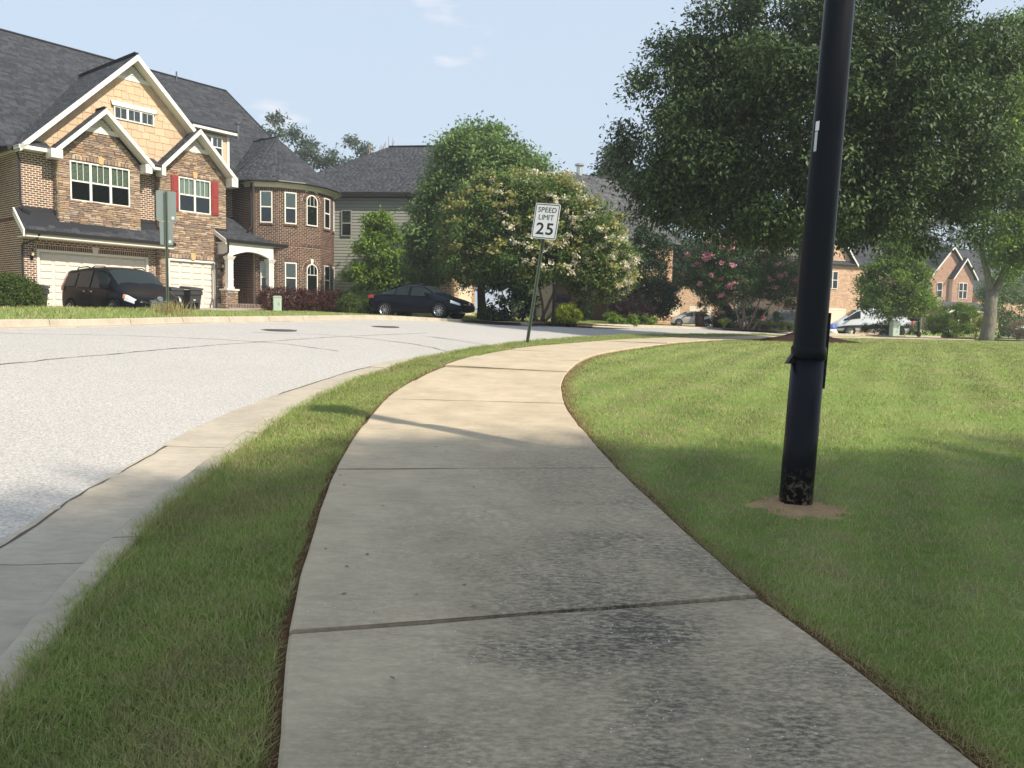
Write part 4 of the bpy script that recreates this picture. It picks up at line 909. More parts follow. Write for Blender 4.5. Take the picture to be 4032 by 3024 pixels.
# ------------------------------------------------------------------ the other houses
def box_house(name, label, loc, phi, Lx, Ly, ez, rz_, wallm, roofm, group=None, ridge='x', front=None, eave=.4):
    "plain body with a gable roof; ridge along x (parallel to the front) or y"
    H = thing(name, label, 'house', loc, R(90 - phi), group)
    w = MB().box(0, Lx, 0, Ly, -1.2, ez)
    if ridge == 'x':
        ym = Ly / 2; w.prism([(0, ez), (Ly, ez), (ym, rz_)], 0, Lx, 'x'); sl = (rz_ - ez) / ym; e = eave
        P = [[(-e, -e, ez - sl * e), (Lx + e, -e, ez - sl * e), (Lx + e, ym, rz_), (-e, ym, rz_)], [(-e, ym, rz_), (Lx + e, ym, rz_), (Lx + e, Ly + e, ez - sl * e), (-e, Ly + e, ez - sl * e)]]
    else:
        xm = Lx / 2; w.prism([(0, ez), (Lx, ez), (xm, rz_)], 0, Ly, 'y'); sl = (rz_ - ez) / xm; e = eave
        P = [[(-e, -e, ez - sl * e), (xm, -e, rz_), (xm, Ly + e, rz_), (-e, Ly + e, ez - sl * e)], [(xm, -e, rz_), (Lx + e, -e, ez - sl * e), (Lx + e, Ly + e, ez - sl * e), (xm, Ly + e, rz_)]]
    P = [[(a, b, c + .06) for a, b, c in p] for p in P]
    Wl = w.build('wall', wallm, H, fix=True); return H, Wl, P
def gable_bits(H, cx, half, foot, apex, y, bh=.22, proj=.4):
    t = MB(); rake(t, (cx, apex), (cx - half, foot), y - proj - .05, y - proj, bh); rake(t, (cx, apex), (cx + half, foot), y - proj - .05, y - proj, bh); t.build('rake_board', M_white, H)

def house_two():
    "grey siding side wall with hipped roof"
    H = thing('siding_house', 'grey clapboard side of a house with a dark hipped roof', 'house', (-5.95, 46.0, 1.9), R(-6))
    Z = 6.78; MB().box(-9, 0, .04, 10, -1.5, Z).build('wall', simple('siding_shadow_back', (.07, .07, .06), .9), H)  # dark backing colour stands in for the shadow lines between boards
    bd = MB(); L = 9.0
    bm_ = MB().add([(-L, .04, .0), (0, .04, .0), (0, .018, .156), (-L, .018, .156), (-L, .0, 0), (0, .0, 0)], [(4, 5, 2, 3), (0, 1, 5, 4)]).mesh('siding_board', M_siding)
    wall = sub(H, 'side_wall'); k = 0
    while k * .182 < Z + .3: piece('siding_board', bm_, wall, (0, 0, -.4 + k * .182)); k += 1
    c = MB(); c.box(-.12, .03, -.03, .03, -1, Z); c.build('corner_board', M_siding, H)
    window(H, frame_at((0, -.01, 0), 0), -4.1, 4.42, 5.95, .62, mat=M_siding, blind='top', frame=.05)
    MB().box(-9.2, .3, -.38, .05, Z - .02, Z + .10).build('soffit', M_siding, H); MB().prism([(-.52, Z + .16), (-.38, Z + .16), (-.38, Z), (-.49, Z)], -9.2, .35, 'x').build('gutter', M_gutter, H)
    downspout(H, [(-.45, -.44, Z), (-.2, -.2, Z - .35), (-.05, -.06, Z - .5), (-.05, -.06, -.6)])
    # street front (faces right, mostly behind the trees)
    F = MB().box(0, 2.2, .6, 9.4, -1.5, Z).build('front_wing', M_mortar, H); B = Field(); Mf = frame_at((2.2, .6, 0), R(90)); bricks(B, frame_at((0, .6, 0), 0), .02, 2.18, -.5, Z - .05, L=.42, H=.17, gap=.03); bricks(B, Mf, 0, 8.8, -.5, Z - .05, [rect(2.2, 7.2, -2, 1.9), rect(1.2, 2.6, 4, 5.6), rect(5, 6.4, 4, 5.6)], L=.42, H=.17, gap=.03); B.finish('brick', 'brickwork', M_tanbrick, F, 0)
    garage_door(H, Mf, 2.3, 7.1, -.45, 1.8, 8, 8); window(H, Mf, 1.9, 4.1, 5.6, 1.3, 2); window(H, Mf, 5.7, 4.1, 5.6, 1.3, 2)
    e = .42; rz_ = 10.75; P = [[(-9.2, -e, Z + .12), (.35, -e, Z + .12), (.35, 5.2, rz_), (-3.0, 5.2, rz_)], [(-9.2, -e, Z + .12), (-3.0, 5.2, rz_), (-9.2, 10.6, Z + .12)], [(-3.0, 5.2, rz_), (.35, 5.2, rz_), (.35, 10.6, Z + .12), (-9.2, 10.6, Z + .12)],
         [(.3, .2, Z + .12), (2.6, .2, Z + .12), (2.6, 5.2, rz_ + .05), (.3, 5.2, rz_ + .05)], [(.3, 5.2, rz_ + .05), (2.6, 5.2, rz_ + .05), (2.6, 10.2, Z + .12), (.3, 10.2, Z + .12)]]
    roof(H, P, nmax=0, row=.16); ridge_cap(H, [(-3.0, 5.2, rz_ + .05), (2.6, 5.2, rz_ + .1)]); MB().prism([(.6, Z), (9.4, Z), (5.2, rz_ - .3)], 1.9, 2.15, 'x').build('gable_wall', M_shake, H)
    MB().tube([(-7.2, 2.6, 8.2), (-7.2, 2.6, 9.3)], .05, 6).build('vent_pipe', M_pvc, H)
    return H
house_two()

def house_three():
    H, Wl, P = box_house('stone_house', 'grey roofed house behind the cream blossom tree with a stone corner', (7.2, 50, 1.62), 48, 4.9, 11, 5.55, 10.15, M_siding, M_shingle2)
    roof(H, P, M_shingle2, nmax=0, row=.18); Ml = frame_at((0, 11, 0), R(-90))
    k = 0; bm_ = MB().add([(0, 0, 0), (11, 0, 0), (11, -.01, .2), (0, -.01, .2), (0, -.035, 0), (11, -.035, 0)], [(4, 5, 2, 3), (0, 1, 5, 4)]).mesh('siding_board', M_siding); wl = sub(H, 'side_wall'); wl.matrix_basis = Ml
    for k in range(34): piece('siding_board', bm_, wl, (0, 0, -1 + k * .19))
    t = MB(); t.prism([(-.45, 5.25), (5.5, 10.28), (5.5, 10.0), (-.45, 4.97)], -.5, -.44, 'x'); t.prism([(5.5, 10.28), (11.45, 5.25), (11.45, 4.97), (5.5, 10.0)], -.5, -.44, 'x'); t.build('rake_board', M_white, H)
    MB().tube([(1.2, 5.5, 10.0), (1.2, 5.5, 10.75)], .2, 10).build('flue', M_galv, H); MB().lathe([(.22, 0), (.34, .05), (.34, .16), (.2, .22)], 10, (1.2, 5.5, 10.72)).build('flue_cap', M_galv, H)
    # stone bay with tall windows at the corner
    S = Field(); bay = MB().box(-3.6, -.15, -1.6, 3, -1, 4.4).build('stone_bay', M_stonegap, H); Mb = frame_at((0, -1.6, 0), 0)
    holes = [rect(-1.45, -.55, .75, 3.0), rect(-3.3, -2.4, .75, 3.0)]; stones(S, Mb, -3.6, -.15, -.6, 4.4, holes, lr=(.2, .5), hr=(.08, .14)); stones(S, frame_at((-.15, -1.6, 0), R(90)), 0, 1.6, -.6, 4.4, lr=(.2, .5), hr=(.08, .14)); S.finish('stone', 'stonework', M_stone, bay, 0)
    for cx in (-1.0, -2.85): window(H, Mb, cx, .78, 2.98, .86)
    roof(H, [[(-3.9, -1.9, 4.3), (.1, -1.9, 4.3), (.1, 0.2, 5.3), (-3.9, .2, 5.3)]], M_shingle2, 'bay_roof', .06)
    Fb = Field(); fr = sub(H, 'front'); bricks(Fb, frame_at((0, -.01, 0), 0), 0, 4.9, -.6, 5.5, [rect(1.5, 2.7, .8, 2.4), rect(1.5, 2.7, 3.4, 5)], L=.42, H=.17, gap=.03); Fb.finish('brick', 'brickwork', M_tanbrick, fr, 0)
    window(H, frame_at((0, -.02, 0), 0), 2.1, 3.4, 5, 1.2, 2); window(H, frame_at((0, -.02, 0), 0), 2.1, .8, 2.4, 1.2, 2)
    return H
house_three()

def front_house(name, label, loc, phi, Lx, Ly, ez, rz_, brickm, roofm, doors=(), wins=(), gables=(), ridge='x', L=.32, Hh=.115, porch=None):
    H, Wl, P = box_house(name, label, loc, phi, Lx, Ly, ez, rz_, M_mortar, roofm, ridge=ridge); Mf = frame_at((0, 0, 0), 0); F = Field(); holes = []
    for (a, b, z1) in doors: holes.append(rect(a - .1, b + .1, -2, z1 + .1))
    for (c, z0, z1, w, u, *_) in wins: holes.append(rect(c - w / 2, c + w / 2, z0, z1))
    bricks(F, Mf, 0, Lx, -.8, ez, holes, L=L, H=Hh, gap=.022); bricks(F, frame_at((0, Ly, 0), R(-90)), 0, Ly, -.8, ez, L=L, H=Hh, gap=.022); bricks(F, frame_at((Lx, 0, 0), R(90)), 0, Ly, -.8, ez, L=L, H=Hh, gap=.022)
    for (a, b, z1) in doors: garage_door(H, Mf, a, b, -.5, z1, max(4, int((b - a) / .6)), 8)
    for q in wins: window(H, frame_at((0, q[5] if len(q) > 5 else 0, 0), 0), q[0], q[1], q[2], q[3], q[4], proud=.06)
    for (cx, half, foot, apex, y) in gables:
        bx = MB().box(cx - half + .3, cx + half - .3, y, .5, foot - .0, foot + .02); MB().prism([(cx - half + .3, foot), (cx + half - .3, foot), (cx, apex - .3)], y, 1.5).build('gable_wall', M_mortar, H)
        bricks(F, frame_at((0, y, 0), 0), cx - half, cx + half, foot, apex - .3, bound=lambda z, cx=cx, half=half, foot=foot, apex=apex: (cx - (half - .3) * (1 - (z - foot) / (apex - .3 - foot)), cx + (half - .3) * (1 - (z - foot) / (apex - .3 - foot))), L=L, H=Hh, gap=.022)
        if y < -.1: MB().box(cx - half + .3, cx + half - .3, y, 0, -.8, foot).build('gable_bay', M_mortar, H); bricks(F, frame_at((0, y, 0), 0), cx - half + .3, cx + half - .3, -.8, foot, [rect(c - w / 2, c + w / 2, z0, z1) for (c, z0, z1, w, u, *_) in wins] + [rect(a - .1, b + .1, -2, z1 + .1) for (a, b, z1) in doors], L=L, H=Hh, gap=.022)
        gable_bits(H, cx, half, foot - .05, apex, y); dpt = Ly / 2
        P += [[(cx, y - .4, apex), (cx - half, y - .4, foot - .05), (cx - half, dpt * .6, foot - .05), (cx, dpt, apex)], [(cx, y - .4, apex), (cx, dpt, apex), (cx + half, dpt * .6, foot - .05), (cx + half, y - .4, foot - .05)]]
    F.finish('brick', 'brickwork', brickm, Wl, 0); roof(H, P, roofm, nmax=0, row=.2); return H
front_house('stone_house', 'tan brick house with two cream garage doors behind the pale sedan', (15.2, 89, 1.2), 82, 11, 9, 6.2, 10, M_tanbrick, M_shingle, doors=((1.2, 4.0, 2.3), (5.4, 7.8, 2.3)), wins=((2.6, 3.6, 5.2, 1.6, 2), (6.6, 3.6, 5.2, 1.6, 2)), gables=((6.6, 2.6, 6.2, 9.2, 0),))
front_house('stone_house', 'tan stone house behind the white cargo van', (26.2, 70, .9), 70, 9, 9, 6.6, 10.6, M_tanbrick, M_shingle, doors=((.8, 4.8, 2.2),), wins=((3.1, 4.1, 5.7, 1.2, 2), (7.6, .4, 2.0, 1.0, 1), (7.6, 4.1, 5.7, 1.2, 2)), gables=((3.0, 2.7, 6.4, 9.6, 0),))
H6 = front_house('brick_house', 'red brick house with twin gables and a white columned porch', (44.3, 88, 1.35), 74, 9.5, 9, 6.3, 10.3, M_redbrick, M_shingle, doors=((-.4 + .9, 2.6, 2.2),), wins=((4.4, 3.7, 5.5, .75, 1, -.5), (7.2, 3.7, 5.5, 1.2, 2, -1.0)), gables=((5.8, 3.0, 6.2, 9.6, -.5), (7.2, 1.75, 6.0, 8.3, -1.0)))
def porch6(H):
    Pq = sub(H, 'porch'); roof(Pq, [[(2.9, -3.2, 2.55), (9.6, -3.2, 2.55), (9.4, -1.0, 3.3), (3.2, -1.0, 3.3)]], M_shingle2, 'porch_roof', .06)
    n = 8; y = -3.0
    for a, b in ((3.2, 4.9), (4.9, 6.6), (6.6, 8.3)):
        x0, x1 = a + .16, b - .16; arc = [(x0 + (x1 - x0) * k / n, 1.75 + .4 * math.sin(math.pi * k / n)) for k in range(n + 1)]
        MB().prism([(a, 1.7), (x0, 1.7)] + arc + [(x1, 1.7), (b, 1.7), (b, 2.5), (a, 2.5)], y, y + .2).build('arch', M_white, Pq)
    for x in (3.2, 4.9, 6.6, 8.3): MB().lathe([(.2, -.5), (.2, -.4), (.15, -.35), (.14, 1.6), (.2, 1.7)], 10, (x, y + .1, 0)).build('column', M_white, Pq)
    MB().box(3.0, 8.6, -3.2, -.5, -1, -.5).build('floor', M_drive, Pq)
porch6(H6)
front_house('grey_house', 'house with a large dark roof behind the red brick house', (57.5, 96, 1.6), 70, 9, 10, 4.2, 10.2, M_tanbrick, M_shingle, wins=((3, 1, 2.6, 1.2, 2),))
CH = thing('chimney', 'pale square chimney rising behind the red brick house gable', 'chimney', (53.6, 97.5, 7.0), R(20)); MB().box(-.9, .9, -.7, .7, -5, 4.2).build('stack', M_siding, CH); MB().box(-1, 1, -.8, .8, 4.2, 4.35).build('cap', M_iron, CH); MB().tube([(0, 0, 4.3), (0, 0, 5.2)], .2, 8).build('flue', M_galv, CH)
# ------------------------------------------------------------------ vegetation
def mk_leaf(name, cols, trans=.32, rough=.5):
    m, t, b = new_mat(name); r = t.geo('Random Per Island'); P = t.coord('Object')
    c = t.ramp(r, [(i / (len(cols) - 1), q) for i, q in enumerate(cols)]); n = t.noise(P, .9, 3, .6)
    h = t.new('ShaderNodeHueSaturation'); t.l.new(c, h.inputs['Color']); t.l.new(t.math('MULTIPLY_ADD', n, .7, .62), h.inputs['Value'])
    t.l.new(h.outputs[0], b.inputs['Base Color']); b.inputs['Roughness'].default_value = rough; b.inputs['Specular IOR Level'].default_value = .25
    tr = t.new('ShaderNodeBsdfTranslucent'); t.l.new(h.outputs[0], tr.inputs[0]); mx = t.new('ShaderNodeMixShader'); mx.inputs[0].default_value = trans
    t.l.new(b.outputs[0], mx.inputs[1]); t.l.new(tr.outputs[0], mx.inputs[2]); t.l.new(mx.outputs[0], t.n['Material Output'].inputs[0]); return m
LF = dict(
    elm=mk_leaf('elm_leaf', [(.032, .060, .016), (.044, .078, .021), (.060, .098, .028), (.12, .16, .05)], .18),
    maple=mk_leaf('maple_leaf', [(.12, .20, .055), (.165, .255, .075), (.21, .30, .095)]),
    bright=mk_leaf('bright_leaf', [(.11, .19, .03), (.165, .265, .042), (.23, .32, .055)], .4),
    dark=mk_leaf('dark_leaf', [(.018, .042, .012), (.028, .06, .016), (.042, .08, .022)], .2),
    myrtle=mk_leaf('myrtle_leaf', [(.07, .135, .03), (.10, .18, .04), (.14, .22, .052), (.19, .25, .065)]),
    tips=mk_leaf('myrtle_tips', [(.24, .27, .07), (.36, .36, .12), (.48, .42, .20)], .4),
    myrtle2=mk_leaf('pink_myrtle_leaf', [(.035, .08, .018), (.055, .11, .024), (.085, .14, .03)]),
    box=mk_leaf('boxwood_leaf', [(.05, .085, .016), (.08, .125, .024), (.12, .155, .035)]),
    lime=mk_leaf('lime_leaf', [(.20, .30, .03), (.30, .38, .04), (.40, .42, .05)], .4),
    red=mk_leaf('barberry_leaf', [(.055, .018, .018), (.085, .028, .024), (.11, .05, .035)], .25),
    purple=mk_leaf('purple_leaf', [(.022, .008, .016), (.035, .012, .020), (.05, .018, .024)], .2),
    haze=mk_leaf('far_leaf', [(.045, .075, .035), (.065, .10, .045), (.085, .12, .06)], .25),
    dry=mk_leaf('dry_leaf', [(.20, .15, .10), (.30, .24, .16), (.14, .11, .06)], .2),
    cream=mk_leaf('cream_blossom', [(.62, .57, .40), (.74, .69, .52), (.80, .77, .63)], .3, .8),
    pink=mk_leaf('pink_blossom', [(.55, .20, .28), (.66, .30, .38), (.72, .40, .46)], .3, .8))
def mk_bark(name, c1, c2):
    m, t, b = new_mat(name); P = t.mapping(t.coord('Object'), (9, 9, 2.2)); n = t.noise(P, 1.6, 6, .7, .4)
    t.l.new(t.ramp(n, [(.3, c1), (.7, c2)]), b.inputs['Base Color']); b.inputs['Roughness'].default_value = .95; b.inputs['Specular IOR Level'].default_value = .1
    t.l.new(t.bump(n, .8, .04), b.inputs['Normal']); return m
BK = dict(grey=mk_bark('grey_bark', (.11, .10, .085), (.27, .25, .21)), brown=mk_bark('brown_bark', (.045, .034, .025), (.12, .09, .065)), tan=mk_bark('myrtle_bark', (.16, .11, .07), (.36, .27, .19)))

def leaf_mesh(name, P, D, N, L, mat, wr=.5, fold=.18):
    "rhombic folded leaves at P, pointing along D, blade normal N"
    n = len(P); D = D / np.linalg.norm(D, axis=1)[:, None]; S = np.cross(D, N); S /= np.maximum(np.linalg.norm(S, axis=1)[:, None], 1e-6); U = np.cross(S, D)
    L = np.asarray(L)[:, None] if hasattr(L, '__len__') else L; V = np.empty((n, 4, 3)); V[:, 0] = P; V[:, 2] = P + D * L; mid = P + D * L * .45 + U * L * fold * .5
    V[:, 1] = mid + S * L * wr * .5; V[:, 3] = mid - S * L * wr * .5
    V[:, 0] -= 0; k = np.arange(n)[:, None] * 4; F = np.concatenate([k + [0, 1, 2], k + [0, 2, 3]], 0)
    return np_mesh(name, V.reshape(-1, 3), F, mat)
def unit(n): v = rng.normal(size=(n, 3)); return v / np.linalg.norm(v, axis=1)[:, None]
def cloud(blobs, n, m, cr, L, droop=.2, shell=.45, rough=.3, seed=0, fil=None, clip=None, up=.75, rc=None, per=13):
    "sprays of leaves over the blobs (cx,cy,cz,rx,ry,rz): clusters first, then clumps of m leaves in each; returns P,D,N,L"
    b = np.array(blobs, float); w = (b[:, 3] * b[:, 4] + b[:, 4] * b[:, 5] + b[:, 3] * b[:, 5]); nc = max(12, n // per); i = rng.choice(len(b), nc, p=w / w.sum()); d = unit(nc)
    q = d * 2.3 + i[:, None] * 3.7 + seed; bump_ = (np.sin(q[:, 0] * 1.7 + q[:, 1]) + np.sin(q[:, 1] * 2.1 + q[:, 2] * 1.3) + np.sin(q[:, 2] * 1.9 - q[:, 0] * 1.1)) / 3
    f = (1 - shell * rng.uniform(0, 1, nc) ** 1.5) * (1 + rough * (.55 * bump_ + .45 * rng.uniform(-1, 1, nc))); C = b[i, :3] + d * b[i, 3:6] * f[:, None]
    ins = np.zeros(nc, bool)                                                     # thin out what is buried in other blobs
    for j in range(len(b)): ins |= (((C - b[j, :3]) / (b[j, 3:6] * .6)) ** 2).sum(1) < 1
    keep = ~ins | (rng.uniform(0, 1, nc) < .3); C, d, i = C[keep], d[keep], i[keep]; nc = len(C)
    rr = (rc if rc else .19 * b[i, 3:6].mean(1)) * rng.uniform(.55, 1.35, nc); k = max(1, int(round(n / nc))); e = unit(nc * k); e[:, 2] = np.where(rng.uniform(0, 1, nc * k) < .35, np.abs(e[:, 2]), e[:, 2])
    X = np.repeat(C, k, 0) + e * (np.repeat(rr, k) * rng.uniform(.45, 1.05, nc * k))[:, None] * np.array([1, 1, .72]); d2 = np.repeat(d, k, 0) * .45 + e * .9; d2 /= np.linalg.norm(d2, axis=1)[:, None]
    kp = np.ones(len(X), bool)
    if fil is not None: kp &= fil(X, d2)
    if clip is not None: kp &= X[:, 2] > clip
    C, d = X[kp], d2[kp]; n = len(C); P = (C[:, None, :] + rng.normal(0, cr, (n, m, 3)) * np.array([1, 1, .7])).reshape(-1, 3); o = np.repeat(d, m, 0); tw = np.repeat(unit(n), m, 0)
    D = unit(n * m) * .7 + o * .5 + tw * .6 + np.array([0, 0, -droop]); N = unit(n * m) * .45 + o * .6 + np.array([0, 0, up]); return P, D, N, L * rng.uniform(.65, 1.25, n * m)
def limbs(mb, base, forks, r0, bend=.15):
    "forks: list of (start_fraction_point, end, r)"
    for a, b_, r1, r2 in forks:
        a, b_ = Vector(a), Vector(b_); L = (b_ - a).length; pts = []
        for k in range(6):
            t = k / 5; o = Vector((math.sin(t * 5 + a.x), math.cos(t * 4 + b_.y), 0)) * bend * L * .12 * math.sin(math.pi * t); pts.append(a.lerp(b_, t) + o + Vector((0, 0, -.08 * L * math.sin(math.pi * t) if b_.z - a.z < L * .6 else 0)))
        mb.tube(pts, [r1 + (r2 - r1) * k / 5 for k in range(6)], 7)
def tree(name, label, x, y, blobs, trunk, leaf, bark, n, m, cr, L, group=None, extra=(), cat='tree', z=None, wr=.5, **kw):
    z = g1(x, y) if z is None else z; T = thing(name, label, cat, (x, y, z), 0, group)
    P, D, N, LL = cloud(blobs, n, m, cr, L, **kw); o = bpy.data.objects.new('crown', leaf_mesh('crown', P, D, N, LL, LF[leaf], wr)); link(o, T); o['kind'] = 'stuff'
    tb = MB(); limbs(tb, None, trunk, .2)
    if trunk: tb.build('trunk', BK[bark], T, smooth=True)
    for (nm, lf, n2, m2, cr2, L2, kw2) in extra:
        P, D, N, LL = cloud(blobs, n2, m2, cr2, L2, **kw2); o = bpy.data.objects.new(nm, leaf_mesh(nm, P, D, N, LL, LF[lf], .8)); link(o, T); o['kind'] = 'stuff'
    return T
def auto_trunk(blobs, h, r, lean=(0, 0), n=None):
    "a straight bole to height h and one limb to each blob"
    t = [((0, 0, -.3), (lean[0], lean[1], h), r * 1.25, r * .9)]
    for b in blobs[:n]: t.append(((lean[0] * .95, lean[1] * .95, h * .93), (b[0] * .9, b[1] * .9, b[2] + b[5] * .3), r * .55, r * .1))
    return t
def up_only(C, d): return d[:, 2] > -.1

# -- the big elm on the lawn
B1 = [tuple(v * .84 for v in b) for b in [(0, 0, 8.2, 5.2, 5.0, 3.9), (-4.3, 0, 7.6, 3.0, 3.2, 2.7), (4.4, .5, 8.0, 3.0, 3.4, 3.0), (-1.6, 0, 11.2, 3.3, 3.4, 2.2), (2.6, 0, 11.4, 2.8, 3, 2.2), (0, -1, 5.6, 4.6, 4.2, 2.0), (-3.9, -.8, 5.6, 2.6, 2.6, 1.8), (4.0, -.6, 5.4, 2.7, 2.6, 1.8), (-3.6, .4, 10, 2.3, 2.5, 1.9), (5.2, 0, 10.4, 1.8, 2.2, 1.6), (0.6, -3.6, 8.4, 3.2, 2.2, 2.8)]]
tree('elm_tree', 'large dark elm with a wide round crown on a mulch mound', 9.45, 25.5, B1, auto_trunk(B1, 3.4, .18, (.05, 0)), 'elm', 'grey', 27000, 9, .19, .155, shell=.62, rough=.34, droop=.5, rc=.72, per=34)
# -- tall maple at the right edge
B2 = [(.9, 0, 12.5, 2.6, 2.6, 3.6), (-.6, 0, 9.0, 2.1, 2.3, 3.0), (2.6, 0, 8.6, 2.8, 2.6, 3.4), (.8, 0, 5.8, 2.2, 2.2, 2.0), (-.9, .3, 11.6, 1.5, 1.8, 2.4), (2.4, 0, 13.2, 2.2, 2.2, 2.8), (.4, -.6, 4.0, 1.1, 1.0, .9)]
tree('maple_tree', 'tall light green maple with a forked grey trunk', 23.3, 38, B2, [((0, 0, -.3), (.15, 0, 2.4), .34, .26), ((.12, 0, 2.2), (-.55, 0, 4.4), .17, .12), ((-.55, 0, 4.3), (-.5, 0, 9), .12, .05), ((.15, 0, 2.2), (1.2, 0, 4.6), .18, .13), ((1.2, 0, 4.6), (1.9, 0, 11), .13, .04), ((.9, 0, 3.8), (.7, .4, 11), .12, .04)], 'bright', 'grey', 8000, 9, .28, .21, shell=.6, rough=.3, group='maples along the street')
# -- maple behind the black sedan
B3 = [tuple(v * .9 for v in b) for b in [(-.4, 0, 7.9, 2.9, 2.8, 3.4), (1.6, 0, 6.8, 2.6, 2.4, 3.6), (-2.4, 0, 5.6, 1.9, 2.2, 2.6), (-1.2, 0, 4.0, 2.6, 2.2, 1.7), (1.0, 0, 4.2, 2.6, 2.2, 2.2), (-.2, -.3, 9.7, 1.9, 1.9, 1.5), (2.6, 0, 8.3, 1.5, 1.6, 1.6), (-3.0, 0, 3.2, 1.3, 1.5, 1.2)]]
tree('maple_tree', 'rounded green maple behind the black sedan', -1.75, 41.5, B3, auto_trunk(B3, 2.0, .22), 'maple', 'brown', 10000, 9, .26, .22, shell=.6, rough=.28, group='maples along the street')
# -- cream flowering crape myrtle
B4 = [(-.2, 0, 4.9, 2.6, 2.4, 2.0), (-2.3, 0, 4.4, 2.2, 2.0, 2.0), (2.3, 0, 3.9, 1.9, 2.0, 1.7), (3.3, 0, 2.6, 1.4, 1.5, 1.4), (-3.0, 0, 3.0, 1.5, 1.6, 1.3), (0, -.8, 3.0, 2.6, 1.7, 1.3), (-.2, 0, 5.9, 2.0, 1.8, 1.0), (-1.6, 0, 6.0, 1.5, 1.5, .9), (2.9, -.5, 2.0, 1.2, 1.1, .8)]
tree('crape_myrtle', 'broad crape myrtle covered in cream blossom', 1.0, 37.0, B4, [((.1 * k, .05 * k, -.2), (b[0] * .8, b[1] * .8, b[2]), .08, .03) for k, b in enumerate(B4[:6])], 'myrtle', 'tan', 10500, 9, .22, .17, extra=(('new_growth', 'tips', 3600, 9, .13, .17, dict(shell=.05, rough=.25, rc=.3, per=8, fil=lambda C, d: d[:, 2] > .25)), ('blossom', 'cream', 2500, 15, .07, .12, dict(shell=.05, rough=.25, rc=.14, per=3, fil=lambda C, d: (d[:, 2] > -.35) & (C[:, 0] > rng.uniform(-2.5, 2.2, len(C))))),), shell=.6, rough=.28, wr=.42)
# -- pink crape myrtle
B7 = [(0, 0, 4.2, 2.4, 2.2, 1.6), (-1.9, 0, 3.4, 1.6, 1.7, 1.4), (1.9, 0, 3.3, 1.7, 1.7, 1.5), (-.4, 0, 2.6, 2.2, 1.8, 1.0), (2.6, -.2, 2.2, 1.3, 1.2, .9)]
tree('crape_myrtle', 'pink flowering crape myrtle beside the street behind the lawn', 13.2, 44.5, B7, [((.12 * k, .05 * k, -.2), (b[0] * .8, b[1] * .8, b[2]), .07, .03) for k, b in enumerate(B7[:5])], 'myrtle2', 'tan', 4000, 9, .22, .17, extra=(('blossom', 'pink', 420, 15, .075, .12, dict(shell=.05, rough=.25, rc=.15, per=3, fil=lambda C, d: d[:, 2] > -.2)),), shell=.55, rough=.3, wr=.42)
# -- smaller trees
B5 = [(0, 0, 2.9, 1.15, 1.1, 1.6), (.1, 0, 4.1, .75, .8, .75), (-.6, 0, 1.6, .9, .9, .9), (.7, 0, 1.7, .9, .9, .9)]
tree('small_maple', 'young bright green tree in front of the grey clapboard wall', -6.75, 38.6, B5, auto_trunk(B5, 1.0, .05), 'bright', 'tan', 1500, 9, .17, .19, shell=.6, rough=.3)
B6 = [(0, 0, 3.0, 1.5, 1.5, 2.0), (.2, 0, 4.6, 1.0, 1.0, 1.1), (-.5, 0, 1.3, 1.5, 1.4, 1.1), (.9, 0, 1.6, 1.2, 1.2, 1.2)]
tree('holly_tree', 'dense dark green holly left of the pale sedan', 7.75, 46.6, B6, auto_trunk(B6, .8, .1), 'dark', 'brown', 2600, 9, .20, .17, shell=.5, rough=.28)
B62 = [(0, 0, 5.2, 2.2, 2.0, 1.6), (1.8, 0, 4.6, 1.8, 1.7, 1.3), (-.8, 0, 4.2, 1.5, 1.5, 1.2), (3.0, 0, 4.0, 1.3, 1.3, 1.0)]
tree('shade_tree', 'dark spreading tree over the pale sedan and the holly', 11.6, 60, [(b[0], b[1], b[2] - .2, b[3], b[4], b[5]) for b in B62], auto_trunk(B62, 3.4, .2), 'dark', 'brown', 3000, 9, .24, .2, shell=.5, rough=.3)
B8 = [(0, 0, 3.4, 1.9, 1.9, 2.0), (.2, 0, 5.0, 1.3, 1.4, 1.3), (-.6, 0, 2.2, 1.35, 1.4, 1.0), (1.0, 0, 2.4, 1.6, 1.5, 1.2), (.3, 0, 5.9, .8, .8, .7)]
tree('young_maple', 'fresh green young maple behind the white van', 24.75, 50.5, B8, auto_trunk(B8, 1.2, .08, (-.2, 0)), 'bright', 'brown', 3400, 9, .24, .21, shell=.55, rough=.3)
# -- trees whose shade lies across the foreground (they stand behind the photographer)
BS = [(0, 0, 13.0, 4.2, 3.8, 2.8), (-1.6, -1.4, 12.2, 2.8, 2.8, 2.2), (1.8, 1.6, 12.6, 3.0, 3.0, 2.3), (-.6, .8, 15.0, 2.6, 2.6, 1.6), (.4, -.3, 11.0, 3.2, 3.0, 1.8), (2.4, 2.6, 13.4, 2.2, 2.2, 1.6)]
tree('oak_tree', 'tall oak standing behind the photographer that shades the near sidewalk', 14.0, -7.0, BS, auto_trunk(BS, 8.0, .3), 'elm', 'brown', 11000, 9, .30, .27, shell=.95, rough=.2, rc=.8)

